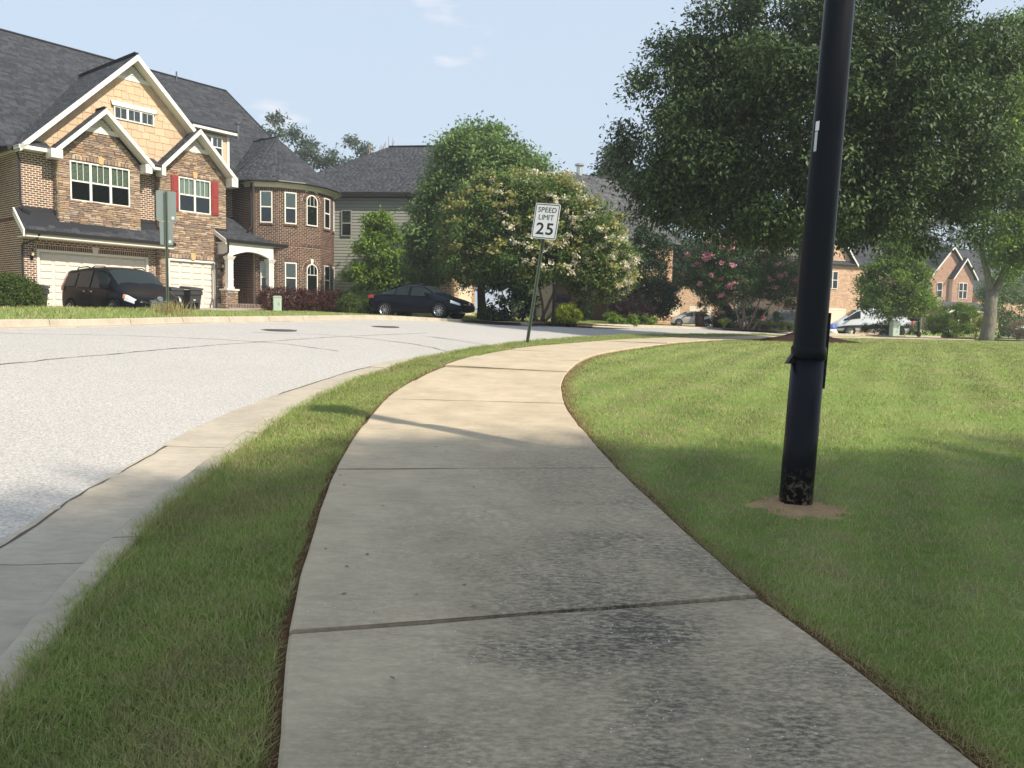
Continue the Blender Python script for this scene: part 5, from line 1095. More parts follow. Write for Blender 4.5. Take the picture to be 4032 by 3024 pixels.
# -- far tree line
def far_trees():
    spec = [(-29.3, 92, 22.5, 4.6, 'thin tall tree with bare tips behind the brick house roof'), (-24.6, 96, 20.0, 5.4, 'pale far tree between the brick house and the clapboard house'), (-21.0, 101, 20.6, 4.6, 'dark pine crown above the clapboard house roof'), (-32, 100, 16.5, 4, 'far tree behind the big dark roof'),
            (9.9, 78, 17.0, 2.8, 'feathery tree behind the grey shingle roof'), (11.5, 82, 15, 3.4, 'tree behind the elm crown and the grey roof'), (52, 118, 14.5, 6, 'yellowish tree behind the red brick house'), (60, 130, 20, 8, 'broad far tree right of the red brick house'), (72, 132, 21, 8, 'far tree behind the forked maple'), (84, 128, 20, 8, 'far tree at the right edge of the street'), (46, 125, 17, 7, 'far tree behind the young maple'), (36, 120, 15, 7, 'far tree behind the tan stone house'), (24, 118, 14, 6, 'far tree behind the elm trunk'), (96, 120, 20, 8, 'far tree beyond the right end of the lawn')]
    for i, (x, y, h, r, lab) in enumerate(spec):
        bl = [(random.uniform(-.3, .3) * r, random.uniform(-.3, .3) * r, h * f, r * q, r * q, h * .17) for f, q in ((.45, .9), (.62, .85), (.78, .65), (.9, .4), (.3, .75))]
        tree('far_tree', lab, x, y, bl, auto_trunk(bl, h * .3, .22), 'haze' if i not in (6,) else 'tips', 'brown', 1900, 8, .45, .46, group='trees behind the houses', shell=.6, rough=.35)
far_trees()
def bare_tree():
    x, y = -16.6, 95; T = thing('bare_tree', 'leafless branch tips showing above the clapboard house ridge', 'tree', (x, y, g1(x, y))); f = [((0, 0, -.3), (0, 0, 12), .3, .2)]
    for k in range(9):
        a = Vector((random.uniform(-.2, .2), 0, 11.5)); e = Vector(((k - 4) * .42 + random.uniform(-.15, .15), random.uniform(-1, 1), 18.6 + random.uniform(0, 2.2))); f.append((a, e, .12, .035)); f.append((a.lerp(e, .75), e + Vector((random.uniform(-.7, .7), 0, random.uniform(-.2, .7))), .05, .025)); f.append((a.lerp(e, .86), e + Vector((random.uniform(-.6, .6), 0, random.uniform(-.4, .5))), .045, .02))
    tb = MB(); limbs(tb, None, f, .2); tb.build('trunk', BK['tan'], T)
bare_tree()

# -- shrubs and hedges
def shrub(name, label, x, y, blobs, leaf, n, m, L, group=None, cr=.09, shell=.5, rough=.12, cat='shrub', z=None, wr=.55, **kw):
    z = g1(x, y) if z is None else z; S = thing(name, label, cat, (x, y, z), 0, group); P, D, N, LL = cloud(blobs, n, m, cr, L, shell=shell, rough=rough, **kw)
    k = P[:, 2] > -.05; o = bpy.data.objects.new('foliage', leaf_mesh('foliage', P[k], D[k], N[k], LL[k], LF[leaf], wr)); link(o, S); o['kind'] = 'stuff'
    t = MB()
    for b in blobs[:4]: t.tube([(b[0] * .3, b[1] * .3, -.1), (b[0] * .8, b[1] * .8, b[2])], [.03, .012], 5)
    t.build('stem', BK['brown'], S); return S
def hedge(label, p0, p1, h, w, leaf, n, L=.05, name='hedge'):
    d = math.hypot(p1[0] - p0[0], p1[1] - p0[1]); k = max(2, int(d / (w * .55))); x, y = (p0[0] + p1[0]) / 2, (p0[1] + p1[1]) / 2
    bl = [(p0[0] + (p1[0] - p0[0]) * i / (k - 1) - x, p0[1] + (p1[1] - p0[1]) * i / (k - 1) - y, h * .52, w * .55, w * .55, h * .55) for i in range(k)]
    return shrub(name, label, x, y, bl, leaf, n * 3, 8, L, cr=.07, rough=.05, cat='hedge', shell=.3, rc=.14, per=4)
shrub('boxwood', 'round clipped boxwood in front of the brick house corner', -17.15, 26.2, [(0, 0, .62, .95, .9, .66), (.45, 0, .5, .6, .6, .5)], 'box', 4200, 9, .07, rc=.16, per=4, shell=.35)
hedge('dark red barberry hedge below the round bay windows', (-10.6, 33.6), (-8.2, 36.2), .95, .85, 'red', 1300, .06)
hedge('low green hedge at the right end of the barberry', (-8.0, 36.2), (-7.2, 37.0), .95, .8, 'dark', 500, .06)
hedge('clipped green hedge left of the black sedan', (-7.4, 35.0), (-6.3, 35.6), .8, .9, 'box', 700, .06)
hedge('taller dark hedge behind the rear of the black sedan', (-6.6, 37.5), (-5.2, 37.8), 1.15, .9, 'dark', 700, .07)
shrub('lime_shrub', 'bright yellow green shrub beside the mailbox post', 2.55, 35.3, [(0, 0, .38, .55, .5, .42), (-.3, 0, .3, .4, .4, .34)], 'lime', 420, 9, .09)
shrub('magnolia_shrub', 'large leaved magnolia shrub behind the speed limit post', -.3, 35.5, [(0, 0, 1.0, 1.0, .9, 1.0), (.7, 0, .8, .6, .6, .7), (-.5, 0, .6, .6, .6, .6)], 'dark', 330, 7, .26, cr=.16, rough=.3, wr=.45)
shrub('barberry', 'round dark purple barberry in front of the grey siding', 6.35, 42.5, [(0, 0, .75, 1.05, .95, .8), (.6, 0, .6, .7, .7, .6)], 'purple', 900, 9, .09)
for x, y, lab in ((5.2, 41.0, 'small green mound of leaves left of the purple barberry'), (6.2, 40.8, 'green mound of leaves in front of the purple barberry'), (7.3, 42.0, 'green mound of leaves right of the purple barberry')): shrub('perennial', lab, x, y, [(0, 0, .2, .5, .45, .3)], 'bright', 160, 9, .12, 'green mounds by the barberry')
shrub('arborvitae', 'narrow upright evergreen in front of the stone bay', 4.05, 44.2, [(0, 0, .8, .42, .4, .9), (0, 0, 1.5, .35, .35, .6)], 'dark', 520, 9, .09)
shrub('globe_shrub', 'big yellow green globe shrub left of the grey maple trunk', 24.0, 42.2, [(0, 0, .95, 1.35, 1.2, 1.0), (-.6, 0, .8, .9, .9, .8), (.5, 0, 1.2, .9, .9, .7)], 'lime', 1500, 9, .09) if False else shrub('globe_shrub', 'big green globe shrub left of the grey maple trunk', 24.2, 42.4, [(0, 0, .95, 1.25, 1.2, 1.0), (-.5, 0, .7, .9, .9, .7), (.4, 0, 1.25, .8, .9, .65)], 'bright', 1700, 9, .09)
shrub('lime_shrub', 'yellow shrub behind the grey maple trunk', 26.0, 42.5, [(0, 0, .6, .5, .5, .8)], 'lime', 300, 9, .1)
shrub('azalea', 'low hedge of mixed shrubs right of the utility cabinet', 26.0, 52.5, [(k * .8 - 1.6, 0, .45, .7, .6, .5) for k in range(5)], 'box', 900, 8, .1)
shrub('dry_shrub', 'dry brown bush at the right edge in front of the golf cart', 29.3, 44.0, [(0, 0, .6, .9, .7, .7), (.8, 0, .5, .8, .6, .55)], 'dry', 900, 8, .08, rough=.3)
shrub('tall_shrub', 'dark green tall shrubs filling the right edge behind the cart', 34.0, 52.0, [(0, 0, 2.0, 2.4, 1.8, 2.2), (2.5, 0, 1.6, 2.0, 1.6, 1.8), (-1.5, .5, 3.4, 1.5, 1.3, 1.6)], 'maple', 2200, 8, .17, cr=.16, rough=.25)
shrub('street_shrub', 'dark shrub behind the daylilies left of the elm trunk', 14.6, 47.6, [(0, 0, .7, 1.0, .9, .9), (1.2, .4, .6, .9, .8, .8), (-1.4, 0, .6, .9, .8, .8)], 'dark', 1100, 8, .1, rough=.2)
shrub('street_shrub', 'dark shrub in front of the silver wagon', 12.9, 47.6, [(0, 0, .7, 1.0, .9, .9), (-.9, .2, .9, .8, .8, 1.0)], 'dark', 800, 8, .1, rough=.2)
shrub('round_evergreen', 'dark dome shaped evergreen behind the parked pickup', 17.6, 62.0, [(0, 0, 1.8, 1.6, 1.5, 2.0)], 'dark', 900, 8, .12)
def daylily(label, x, y, r, h):
    T = thing('daylily', label, 'plant', (x, y, g1(x, y)), 0, 'daylily clumps by the street'); n = 260; a = rng.uniform(0, 2 * np.pi, n); e = rng.uniform(.1, 1, n); V = np.empty((n, 7, 3)); d = np.c_[np.cos(a), np.sin(a), np.zeros(n)]; s = np.c_[-np.sin(a), np.cos(a), np.zeros(n)] * .012
    for k, (t, z) in enumerate(((.05, 0), (.35, .75), (.8, .95))): p = d * (t * r * e)[:, None] + np.array([0, 0, 1]) * (z * h * rng.uniform(.7, 1.1, n))[:, None]; V[:, 2 * k] = p - s; V[:, 2 * k + 1] = p + s
    V[:, 6] = d * (r * 1.1 * e)[:, None] + np.array([0, 0, 1]) * (h * .6); k = np.arange(n)[:, None] * 7; F = np.concatenate([k + [0, 1, 3], k + [0, 3, 2], k + [2, 3, 5], k + [2, 5, 4], k + [4, 5, 6]], 0)
    o = bpy.data.objects.new('leaves', np_mesh('leaves', V.reshape(-1, 3), F, LF['lime'])); link(o, T); o['kind'] = 'stuff'
for i, (x, y) in enumerate(((11.9, 43.6), (14.3, 45.0), (15.1, 45.6), (16.0, 46.0), (16.7, 46.7))): daylily(('single daylily clump left of the others by the street', 'fourth daylily clump counting left from the elm trunk', 'third daylily clump counting left from the elm trunk', 'second daylily clump counting left from the elm trunk', 'daylily clump nearest the elm trunk on its left')[i], x, y, .55, .55)
def reeds(label, x, y, n, h, r, mat):
    z = g1(x, y); T = thing('weed_tuft', label, 'grass', (x, y, z)); P = np.c_[rng.normal(0, r, (n, 2)), np.zeros(n)]; o = blades('blades', P, rng.uniform(.5, 1, n) * h, np.full(n, .014), mat, None, .5, T)
# ------------------------------------------------------------------ vehicles
def paint(name, col, rough=.22, metal=.0, coat=1.0):
    m = simple(name, col, rough, metal, noise=(.02, 2), spec=.08, coat=coat); return m
M_tyre = simple('tyre_rubber', (.012, .012, .012), .85, noise=(.1, 20)); M_alloy = simple('alloy', (.55, .55, .56), .3, metal=.9); M_arch = simple('wheel_well', (.006, .006, .006), .95, spec=.05)
M_chrome = simple('chrome', (.7, .7, .72), .12, metal=1.0); M_lens = simple('headlamp_lens', (.62, .64, .66), .12, spec=.8, coat=.6); M_red = simple('tail_lamp', (.42, .012, .010), .18, coat=.6); M_amber = simple('amber_lens', (.70, .22, .05), .25, coat=.5); M_blackpl = simple('black_plastic', (.018, .018, .019), .55)
M_autoglass = simple('auto_glass', (.020, .027, .029), .08, spec=.12, coat=0); M_plate = simple('licence_plate', (.75, .75, .72), .5)
def ring(st):
    x, zl, zb, zt, wl, wb, wt = st; zm = zl + (zb - zl) * .52; wm = max(wl, wb) * 1.015
    return [(x, 0, zl), (x, wl * .86, zl), (x, wl, zl + .07), (x, wm, zm), (x, wb, zb), (x, wb - (wb - wt) * .82, zb + (zt - zb) * .86), (x, wt * .84, zt), (x, 0, zt + .018)]
def car(name, label, loc, rz, st, mat, glass, ws, rw, wheels, wr, rim_n=10, scale=1.0, extras=None, rimmat=None):
    T = thing(name, label, 'car' if 'van' not in name else 'van', loc, rz, None, scale); n = len(st); rg = [ring(s) for s in st]; k = len(rg[0]); b = MB(); V = []
    for r in rg: V += r + [(p[0], -p[1], p[2]) for p in r[1:-1]][::-1]
    m = 2 * k - 2; F = [(i * m + j, i * m + (j + 1) % m, (i + 1) * m + (j + 1) % m, (i + 1) * m + j) for i in range(n - 1) for j in range(m)]
    F += [tuple(range(m))[::-1], tuple((n - 1) * m + j for j in range(m))]; b.add(V, F)
    body = b.build('body', mat, T, fix=True); body.data.shade_smooth()
    md = body.modifiers.new('sub', 'SUBSURF'); md.levels = 1; md.render_levels = 2; md.boundary_smooth = 'PRESERVE_CORNERS'
    def patch(nm, i0, f0, i1, f1, j0, g0, j1, g1_, mat_, side, off=.012, parent=None, nn=5):
        "glass panel following the body between stations i0+f0..i1+f1 and ring rows j0+g0..j1+g1"
        def P(u, v):
            i = min(int(u), n - 2); a = u - i; j = min(int(v), k - 2); c = v - j; A = Vector(rg[i][j]).lerp(Vector(rg[i][j + 1]), c); B_ = Vector(rg[i + 1][j]).lerp(Vector(rg[i + 1][j + 1]), c); p = A.lerp(B_, a); return p
        q = MB(); vs = []; us = np.linspace(i0 + f0, i1 + f1, nn); vv = np.linspace(j0 + g0, j1 + g1_, nn)
        for u in us:
            for v in vv: p = P(u, v); c = Vector((p.x * .55, 0, .75)); d = (p - Vector((p.x, 0, .7))).normalized(); p = p + d * off; vs.append((p.x, p.y * side, p.z))
        q.add(vs, [(a * nn + c, a * nn + c + 1, (a + 1) * nn + c + 1, (a + 1) * nn + c) for a in range(nn - 1) for c in range(nn - 1)]); return q.build(nm, mat_, parent or T, smooth=True)
    for (u0, u1, g0, g1_) in glass:
        for s in (1, -1): patch('side_window', int(u0), u0 % 1, int(u1), u1 % 1, 4, g0, 4, g1_, M_autoglass, s)
    for nm, (u0, u1) in (('windscreen', ws), ('rear_window', rw)):
        if u0 is None: continue
        q = MB()
        for s in (1, -1): patch(nm + '_half' if False else nm, int(u0), u0 % 1, int(u1), u1 % 1, 5, .35, 7, 0, M_autoglass, s, .014)
    for (x, s) in [(x, s) for x in wheels for s in (1, -1)]:
        yw = s * (max(a[4] for a in st) + .005); w = bpy.data.objects.new('wheel', None); link(w, T); w.location = (x, yw, wr); w.rotation_euler = (0, 0, 0 if s > 0 else math.pi)
        MB().lathe([(wr * 1.14, -.30), (wr * 1.14, .012), (wr * .98, .016), (.05, .016)], 24, axis='y').build('wheel_arch', M_arch, w).location = (0, 0, .03)
        MB().lathe([(wr * .62, -.2), (wr * .97, -.2), (wr, -.17), (wr, .0), (wr * .96, .03), (wr * .68, .035), (wr * .66, .0), (wr * .66, -.1)], 24, axis='y', cap=False).build('tyre', M_tyre, w)
        sp = MB(); sp.lathe([(.001, .018), (wr * .12, .026), (wr * .14, .0)], 10, axis='y', cap=False); sp.lathe([(wr * .61, .01), (wr * .665, .034), (wr * .69, .028), (wr * .66, -.08)], 24, axis='y', cap=False)
        for q in range(rim_n):
            a = 2 * math.pi * q / rim_n; c_, s_ = math.cos(a), math.sin(a); tx, tz = -s_ * wr * .045, c_ * wr * .045
            sp.add([(c_ * wr * .1 + tx, .018, s_ * wr * .1 + tz), (c_ * wr * .1 - tx, .018, s_ * wr * .1 - tz), (c_ * wr * .64 - tx, .022, s_ * wr * .64 - tz), (c_ * wr * .64 + tx, .022, s_ * wr * .64 + tz), (c_ * wr * .64 + tx, -.02, s_ * wr * .64 + tz), (c_ * wr * .64 - tx, -.02, s_ * wr * .64 - tz)], [(0, 1, 2, 3), (3, 2, 5, 4)])
        sp.build('rim', rimmat or M_alloy, w, fix=True); MB().lathe([(wr * .66, -.05), (.01, -.05)], 20, axis='y', cap=False).build('brake_disc', M_arch, w)
    if extras: extras(T, patch, rg)
    return T
M_blackcar = paint('black_paint', (.004, .0045, .006), .25, 0, .02); M_bluecar = paint('midnight_blue_paint', (.004, .006, .013), .22, 0, .12); M_silver = paint('champagne_paint', (.36, .34, .30), .35, .3); M_whitevan = paint('white_van_paint', (.70, .72, .76), .4, 0, .4); M_greycar = paint('graphite_paint', (.03, .03, .035), .3)
def mirror(T, x, y, z, mat):
    for s in (1, -1):
        m = MB().add([(x - .08, s * y, z), (x + .10, s * y, z + .01), (x + .12, s * (y + .2), z + .02), (x - .08, s * (y + .2), z + .02), (x - .08, s * y, z + .13), (x + .04, s * y, z + .13), (x + .03, s * (y + .18), z + .15), (x - .08, s * (y + .2), z + .15)], [(0, 1, 2, 3), (4, 7, 6, 5), (0, 4, 5, 1), (1, 5, 6, 2), (2, 6, 7, 3), (3, 7, 4, 0)]).build('side_mirror', mat, T, fix=True)
        MB().box(x - .086, x - .081, min(s * (y + .02), s * (y + .18)), max(s * (y + .02), s * (y + .18)), z + .03, z + .13).build('mirror_glass', M_chrome, m)
def oval_badge(T, x, z, y=0):
    b = MB(); n = 16
    for (rx, rz) in ((.085, .055), (.05, .028)): b.tube([(x, y + rx * math.cos(2 * math.pi * k / n), z + rz * math.sin(2 * math.pi * k / n)) for k in range(n + 1)], .010, 5, False)
    b.tube([(x, y, z + .05), (x, y, z - .05)], .008, 5); b.build('badge', M_chrome, T)
MV = [(-2.50, .50, 1.05, 1.22, .72, .74, .60), (-2.42, .30, 1.10, 1.60, .90, .90, .70), (-2.15, .22, 1.10, 1.735, .955, .945, .72), (-1.15, .20, 1.07, 1.785, .975, .965, .75), (-.05, .20, 1.04, 1.785, .98, .965, .75), (.62, .20, 1.02, 1.73, .975, .955, .72), (1.62, .20, .95, 1.02, .955, .93, .76), (2.2, .24, .80, .86, .90, .86, .64), (2.47, .28, .66, .71, .74, .72, .5), (2.55, .38, .58, .62, .52, .52, .4)]
def mv_extra(T, patch, rg):
    for s in (1, -1):
        patch('headlamp', 7, -.15, 8, -.05, 3, .45, 4, .35, M_lens, s, .02); patch('indicator', 7, -.3, 7, -.12, 3, .62, 4, .25, M_amber, s, .022); patch('tail_lamp', 1, .1, 2, .05, 3, .75, 5, .1, M_red, s, .02)
        patch('door_handle', 3, .55, 3, .72, 3, .72, 3, .80, M_chrome, s, .03, nn=3); patch('door_handle', 4, .05, 4, .28, 3, .72, 3, .80, M_chrome, s, .03, nn=3)
        patch('door_seam', 4, -.04, 4, -.02, 2, .2, 4, 0, M_arch, s, .006, nn=3); patch('door_seam', 5, .48, 5, .50, 2, .2, 4, 0, M_arch, s, .006, nn=3); patch('fog_lamp', 8, .1, 8, .35, 2, .35, 2, .6, M_chrome, s, .02, nn=3)
        MB().tube([(-1.8, s * .62, 1.70), (-1.65, s * .63, 1.775), (-.95, s * .64, 1.80), (-.75, s * .64, 1.75)], .018, 6).build('roof_rail', M_chrome if False else M_blackpl, T); MB().tube([(-.6, s * .64, 1.75), (-.42, s * .64, 1.80), (.2, s * .63, 1.78), (.4, s * .62, 1.71)], .018, 6).build('roof_rail', M_blackpl, T)
    g = sub(T, 'grille')
    for k in range(4): MB().tube([(2.40 - .0 * k, -.52, .50 + .055 * k), (2.575 - .018 * k, -.25, .50 + .055 * k), (2.585 - .018 * k, .25, .50 + .055 * k), (2.40, .52, .50 + .055 * k)], .011, 5).build('grille_bar', M_chrome, g)
    MB().box(2.50, 2.585, -.42, .42, .30, .44).build('air_intake', M_arch, T); oval_badge(T, 2.56, .745); mirror(T, 1.05, .93, 1.03, M_blackcar); MB().box(2.57, 2.60, -.16, .16, .36, .47).build('licence_plate', M_plate, T) if False else None
zv = g1(-14.6, 27.9)
car('minivan', 'black minivan with roof rails parked in front of the double garage door', (-14.15, 27.9, 1.20), R(-38), MV, M_blackcar, ((2.06, 2.92, .1, .86), (3.02, 3.93, .06, .9), (4.03, 5.42, .05, .9)), (5.12, 5.93), (1.1, 1.8), (-1.5, 1.52), .34, 10, 1.08, mv_extra)
SD = [(-2.32, .45, .90, .95, .60, .62, .50), (-2.22, .30, .96, 1.02, .80, .82, .64), (-1.72, .22, .985, 1.07, .86, .865, .64), (-.82, .20, .955, 1.415, .885, .87, .58), (-.1, .20, .935, 1.465, .89, .875, .60), (.42, .20, .915, 1.42, .89, .87, .58), (1.22, .20, .885, .965, .875, .85, .68), (1.85, .22, .77, .84, .85, .82, .60), (2.2, .25, .65, .71, .74, .72, .5), (2.34, .33, .55, .59, .52, .52, .4)]
def sd_extra(T, patch, rg):
    for s in (1, -1):
        patch('headlamp', 7, .05, 8, .35, 3, .62, 4, .2, M_lens, s, .022); patch('tail_lamp', 1, -.05, 2, -.35, 3, .62, 4, .1, M_red, s, .022)
        for u in (4.06, 5.35): patch('door_seam', int(u), u % 1, int(u), u % 1 + .02, 2, .2, 4, 0, M_arch, s, .006, nn=3)
        for u in (3.35, 4.4): patch('door_handle', int(u), u % 1, int(u), u % 1 + .2, 3, .66, 3, .76, M_bluecar, s, .03, nn=3)
        MB().lathe([(.055, .0), (.04, .03), (.001, .035)], 10, (0, 0, 0), 'y', False).build('fog_lamp', M_lens, T, loc=(2.16, s * .66, .42), rot=(0, 0, R(-90 - 25 * 1) if s < 0 else R(-65)))
        MB().tube([(2.20, s * .62, .62), (2.29, s * .45, .40), (2.25, s * .52, .30)], .014, 5).build('bumper_trim', M_chrome, T)
    MB().tube([(2.20, -.62, .62), (2.345, -.3, .585), (2.36, 0, .58), (2.345, .3, .585), (2.20, .62, .62)], .013, 5).build('grille_trim', M_chrome, T); MB().prism([(-.5, .30), (.5, .30), (.58, .54), (-.58, .54)], 2.22, 2.345, 'x').build('grille', M_arch, T); oval_badge(T, 2.36, .645); mirror(T, .82, .86, .93, M_bluecar)
zs = g1(-4.1, 34)
car('sedan', 'dark blue black sedan parked in the driveway by the street', (-4.05, 34.0, zs + .03), R(-23), SD, M_bluecar, ((2.22, 2.93, .1, .85), (3.03, 3.9, .05, .9), (4.1, 5.55, .05, .9)), (5.1, 5.93), (2.06, 2.95), (-1.32, 1.36), .325, 10, 1.0, sd_extra)
def ss_extra(T, patch, rg):
    for s in (1, -1): patch('headlamp', 7, .1, 8, .2, 3, .6, 4, .2, M_amber, s, .022); patch('tail_lamp', 1, -.05, 2, -.35, 3, .62, 4, .1, M_red, s, .022)
    mirror(T, .82, .86, .93, M_silver)
car('sedan', 'pale champagne sedan parked by the cream garage doors', (18.0, 78.5, g1(18.0, 78.5) + .05), R(183), SD, M_silver, ((2.22, 2.93, .1, .85), (3.03, 3.9, .05, .9), (4.1, 5.55, .05, .9)), (5.1, 5.93), (2.06, 2.95), (-1.32, 1.36), .325, 8, 1.05, ss_extra)
car('wagon', 'pale grey wagon with a red tail lamp half hidden by shrubs', (20.6, 71.0, g1(20.6, 71.0) + .05), R(175), MV, M_silver, ((2.06, 2.92, .1, .86), (3.02, 3.93, .06, .9), (4.03, 5.42, .05, .9)), (5.12, 5.93), (1.1, 1.8), (-1.5, 1.52), .34, 8, .92, lambda T, patch, rg: [patch('tail_lamp', 1, .1, 2, .05, 3, .55, 5, .3, M_red, s, .02) for s in (1, -1)])
car('pickup', 'dark vehicle with a bright roof line behind the daylilies', (23.2, 66.0, g1(23.2, 66) + .05), R(178), MV, M_greycar, ((2.06, 2.92, .1, .86), (3.02, 3.93, .06, .9), (4.03, 5.42, .05, .9)), (5.12, 5.93), (1.1, 1.8), (-1.5, 1.52), .36, 8, 1.02, lambda T, patch, rg: [patch('tail_lamp', 1, .1, 2, .3, 4, .2, 5, .3, M_red, s, .02) for s in (1, -1)] + [MB().tube([(-2.0, s * .66, 1.80), (.4, s * .66, 1.80)], .03, 6).build('roof_rail', M_chrome, T) for s in (1, -1)])
CV = [(-2.75, .55, 1.3, 2.0, .86, .88, .78), (-2.7, .42, 1.3, 2.12, .95, .95, .82), (-2.2, .36, 1.3, 2.16, .99, .98, .86), (.6, .34, 1.28, 2.16, 1.0, .99, .86), (1.15, .34, 1.26, 2.08, 1.0, .98, .84), (1.95, .34, 1.18, 1.38, .98, .95, .82), (2.45, .36, 1.0, 1.12, .95, .92, .75), (2.72, .40, .82, .9, .85, .84, .6), (2.8, .5, .7, .74, .65, .65, .5)]
def cv_extra(T, patch, rg):
    for s in (1, -1):
        patch('headlamp', 6, .3, 7, .1, 3, .6, 4, .4, M_lens, s, .02); patch('tail_lamp', 1, -.2, 1, .25, 3, .1, 4, .8, M_red, s, .025, nn=3); patch('side_moulding', 1, .1, 6, .6, 2, .55, 3, .05, M_blackpl, s, .02, nn=9); patch('side_panel', 2, .05, 3, .1, 4, .12, 4, .82, paint('panel_paint', (.60, .62, .67), .45, 0, .3), s, .006, nn=4); patch('door_handle', 3, .3, 3, .55, 3, .85, 3, .93, M_blackpl, s, .03, nn=3)
        patch('rear_bumper_side', 0, .1, 1, .5, 1, .1, 3, .0, M_blackpl, s, .025)
    MB().box(-2.80, -2.70, -.85, .85, .42, .62).build('bumper', M_blackpl, T); mirror(T, 1.75, .96, 1.22, M_blackpl)
car('cargo_van', 'white cargo van with black lower trim parked behind the lawn', (30.3, 65.5, g1(30.3, 65.5) - .05), R(170), CV, M_whitevan, ((3.7, 5.35, .08, .88),), (4.15, 4.95), (None, None), (-1.75, 1.7), .36, 8, 1.12, cv_extra)
car('sedan', 'white car cut off by the right edge of the photo behind the dry bush', (40.6, 57.5, g1(40.6, 57.5)), R(150), SD, paint('white_car_paint', (.75, .75, .76), .3), ((2.22, 2.93, .1, .85), (3.03, 3.9, .05, .9), (4.1, 5.55, .05, .9)), (5.1, 5.93), (2.06, 2.95), (-1.32, 1.36), .325, 8, 1.0, None)
def golf_cart():
    T = thing('golf_cart', 'golf cart with a white roof behind the forked maple trunk', 'golf cart', (44.3, 68, g1(44.3, 68)), R(170))
    MB().prism([(-.62, 1.72), (.62, 1.72), (.55, 1.80), (-.55, 1.80)], -1.0, .95, 'x').build('roof', M_white, T); MB().prism([(-1.1, .3), (1.1, .3), (1.2, .55), (.9, .85), (.6, .6), (-.4, .6), (-.5, .9), (-1.1, .9)], -.55, .55, 'y').build('body', M_blackpl, T)
    for x, y in ((-.9, -.5), (-.9, .5), (.8, -.5), (.8, .5)): MB().tube([(x * 1.05, y, .6), (x, y, 1.75)], .025, 6).build('post', M_blackpl, T)
    MB().box(-.5, .1, -.5, .5, .75, .9).build('seat', M_cream, T); MB().prism([(-.55, .85), (-.45, .85), (-.6, 1.3), (-.7, 1.3)], -.5, .5, 'y').build('backrest', M_cream, T); MB().box(.78, .80, -.48, .48, .9, 1.55).build('windscreen', M_pane, T)
    for x in (-.75, .8):
        for s in (1, -1): MB().lathe([(.1, -.1), (.24, -.1), (.24, .06), (.1, .07)], 16, (x, s * .55, .24), 'y').build('wheel', M_tyre, T)
golf_cart()

# ------------------------------------------------------------------ street furniture
M_plateal = simple('sign_aluminium', (.20, .235, .225), .5, metal=.35, noise=(.08, 4)); M_post = simple('green_post', (.075, .10, .065), .6, metal=.2, noise=(.25, 6)); M_signw = simple('sign_white', (.78, .78, .76), .45, noise=(.03, 5)); M_signk = simple('sign_black', (.012, .012, .012), .5); M_sticker = simple('sticker', (.52, .54, .52), .6)
def rrect(w, h, r, n=5):
    p = []
    for cx, cz, a0 in ((w / 2 - r, h / 2 - r, 0), (-w / 2 + r, h / 2 - r, 90), (-w / 2 + r, -h / 2 + r, 180), (w / 2 - r, -h / 2 + r, 270)):
        p += [(cx + r * math.cos(R(a0 + 90 * k / n)), cz + r * math.sin(R(a0 + 90 * k / n))) for k in range(n + 1)]
    return p
def rring(mb, w, h, r, t, y0, y1):
    a, b = rrect(w, h, r), rrect(w - 2 * t, h - 2 * t, max(.002, r - t)); n = len(a)
    mb.add([(p[0], y0, p[1]) for p in a] + [(p[0], y0, p[1]) for p in b] + [(p[0], y1, p[1]) for p in a] + [(p[0], y1, p[1]) for p in b], [f for i in range(n) for j in [(i + 1) % n] for f in ((i, j, n + j, n + i), (n + i, n + j, 3 * n + j, 3 * n + i), (j, i, 2 * n + i, 2 * n + j))]); return mb
_glyph = {}
def glyph(ch, mat, fat):
    if ch not in _glyph:
        cu = bpy.data.curves.new('g', 'FONT'); cu.body = ch; cu.size = 1; cu.extrude = .0008; cu.offset = fat if ch != 'M' else 0; cu.align_x = 'CENTER'; o = bpy.data.objects.new('g', cu); COL.objects.link(o)
        dg = bpy.context.evaluated_depsgraph_get(); me = bpy.data.meshes.new_from_object(o.evaluated_get(dg)); bpy.data.objects.remove(o); me.materials.clear(); me.materials.append(mat)
        v = np.array([q.co[:] for q in me.vertices]); _glyph[ch] = (me, v[:, 0].min(), v[:, 0].max(), v[:, 1].min(), v[:, 1].max())
    return _glyph[ch]
def lettering(parent, text, cx, cz, hgt, width, y, mat, fat=.012):
    g = [glyph(c, mat, fat) for c in text]; k = hgt / (max(q[4] for q in g) - min(q[3] for q in g)); ws = [(q[2] - q[1]) * k for q in g]; gap = .16 * hgt; tot = sum(ws) + gap * (len(g) - 1); sx = width / tot; x = cx - width / 2
    for q, w in zip(g, ws):
        o = piece('letter', q[0], parent, (x + w * sx / 2 - (q[1] + q[2]) / 2 * k * sx, y, cz - (q[3] + q[4]) / 2 * k), (R(90), 0, 0), (k * sx, k, 1)); x += (w + gap) * sx
def channel(mb, z0, z1, w=.075, d=.035):
    for a in ((-w / 2, -w / 2 + .022, -.004, .004), (w / 2 - .022, w / 2, -.004, .004), (-w / 2 + .018, -w / 2 + .026, -.004, d), (w / 2 - .026, w / 2 - .018, -.004, d), (-w / 2 + .02, w / 2 - .02, d - .004, d + .003)): mb.box(a[0], a[1], a[2], a[3], z0, z1)
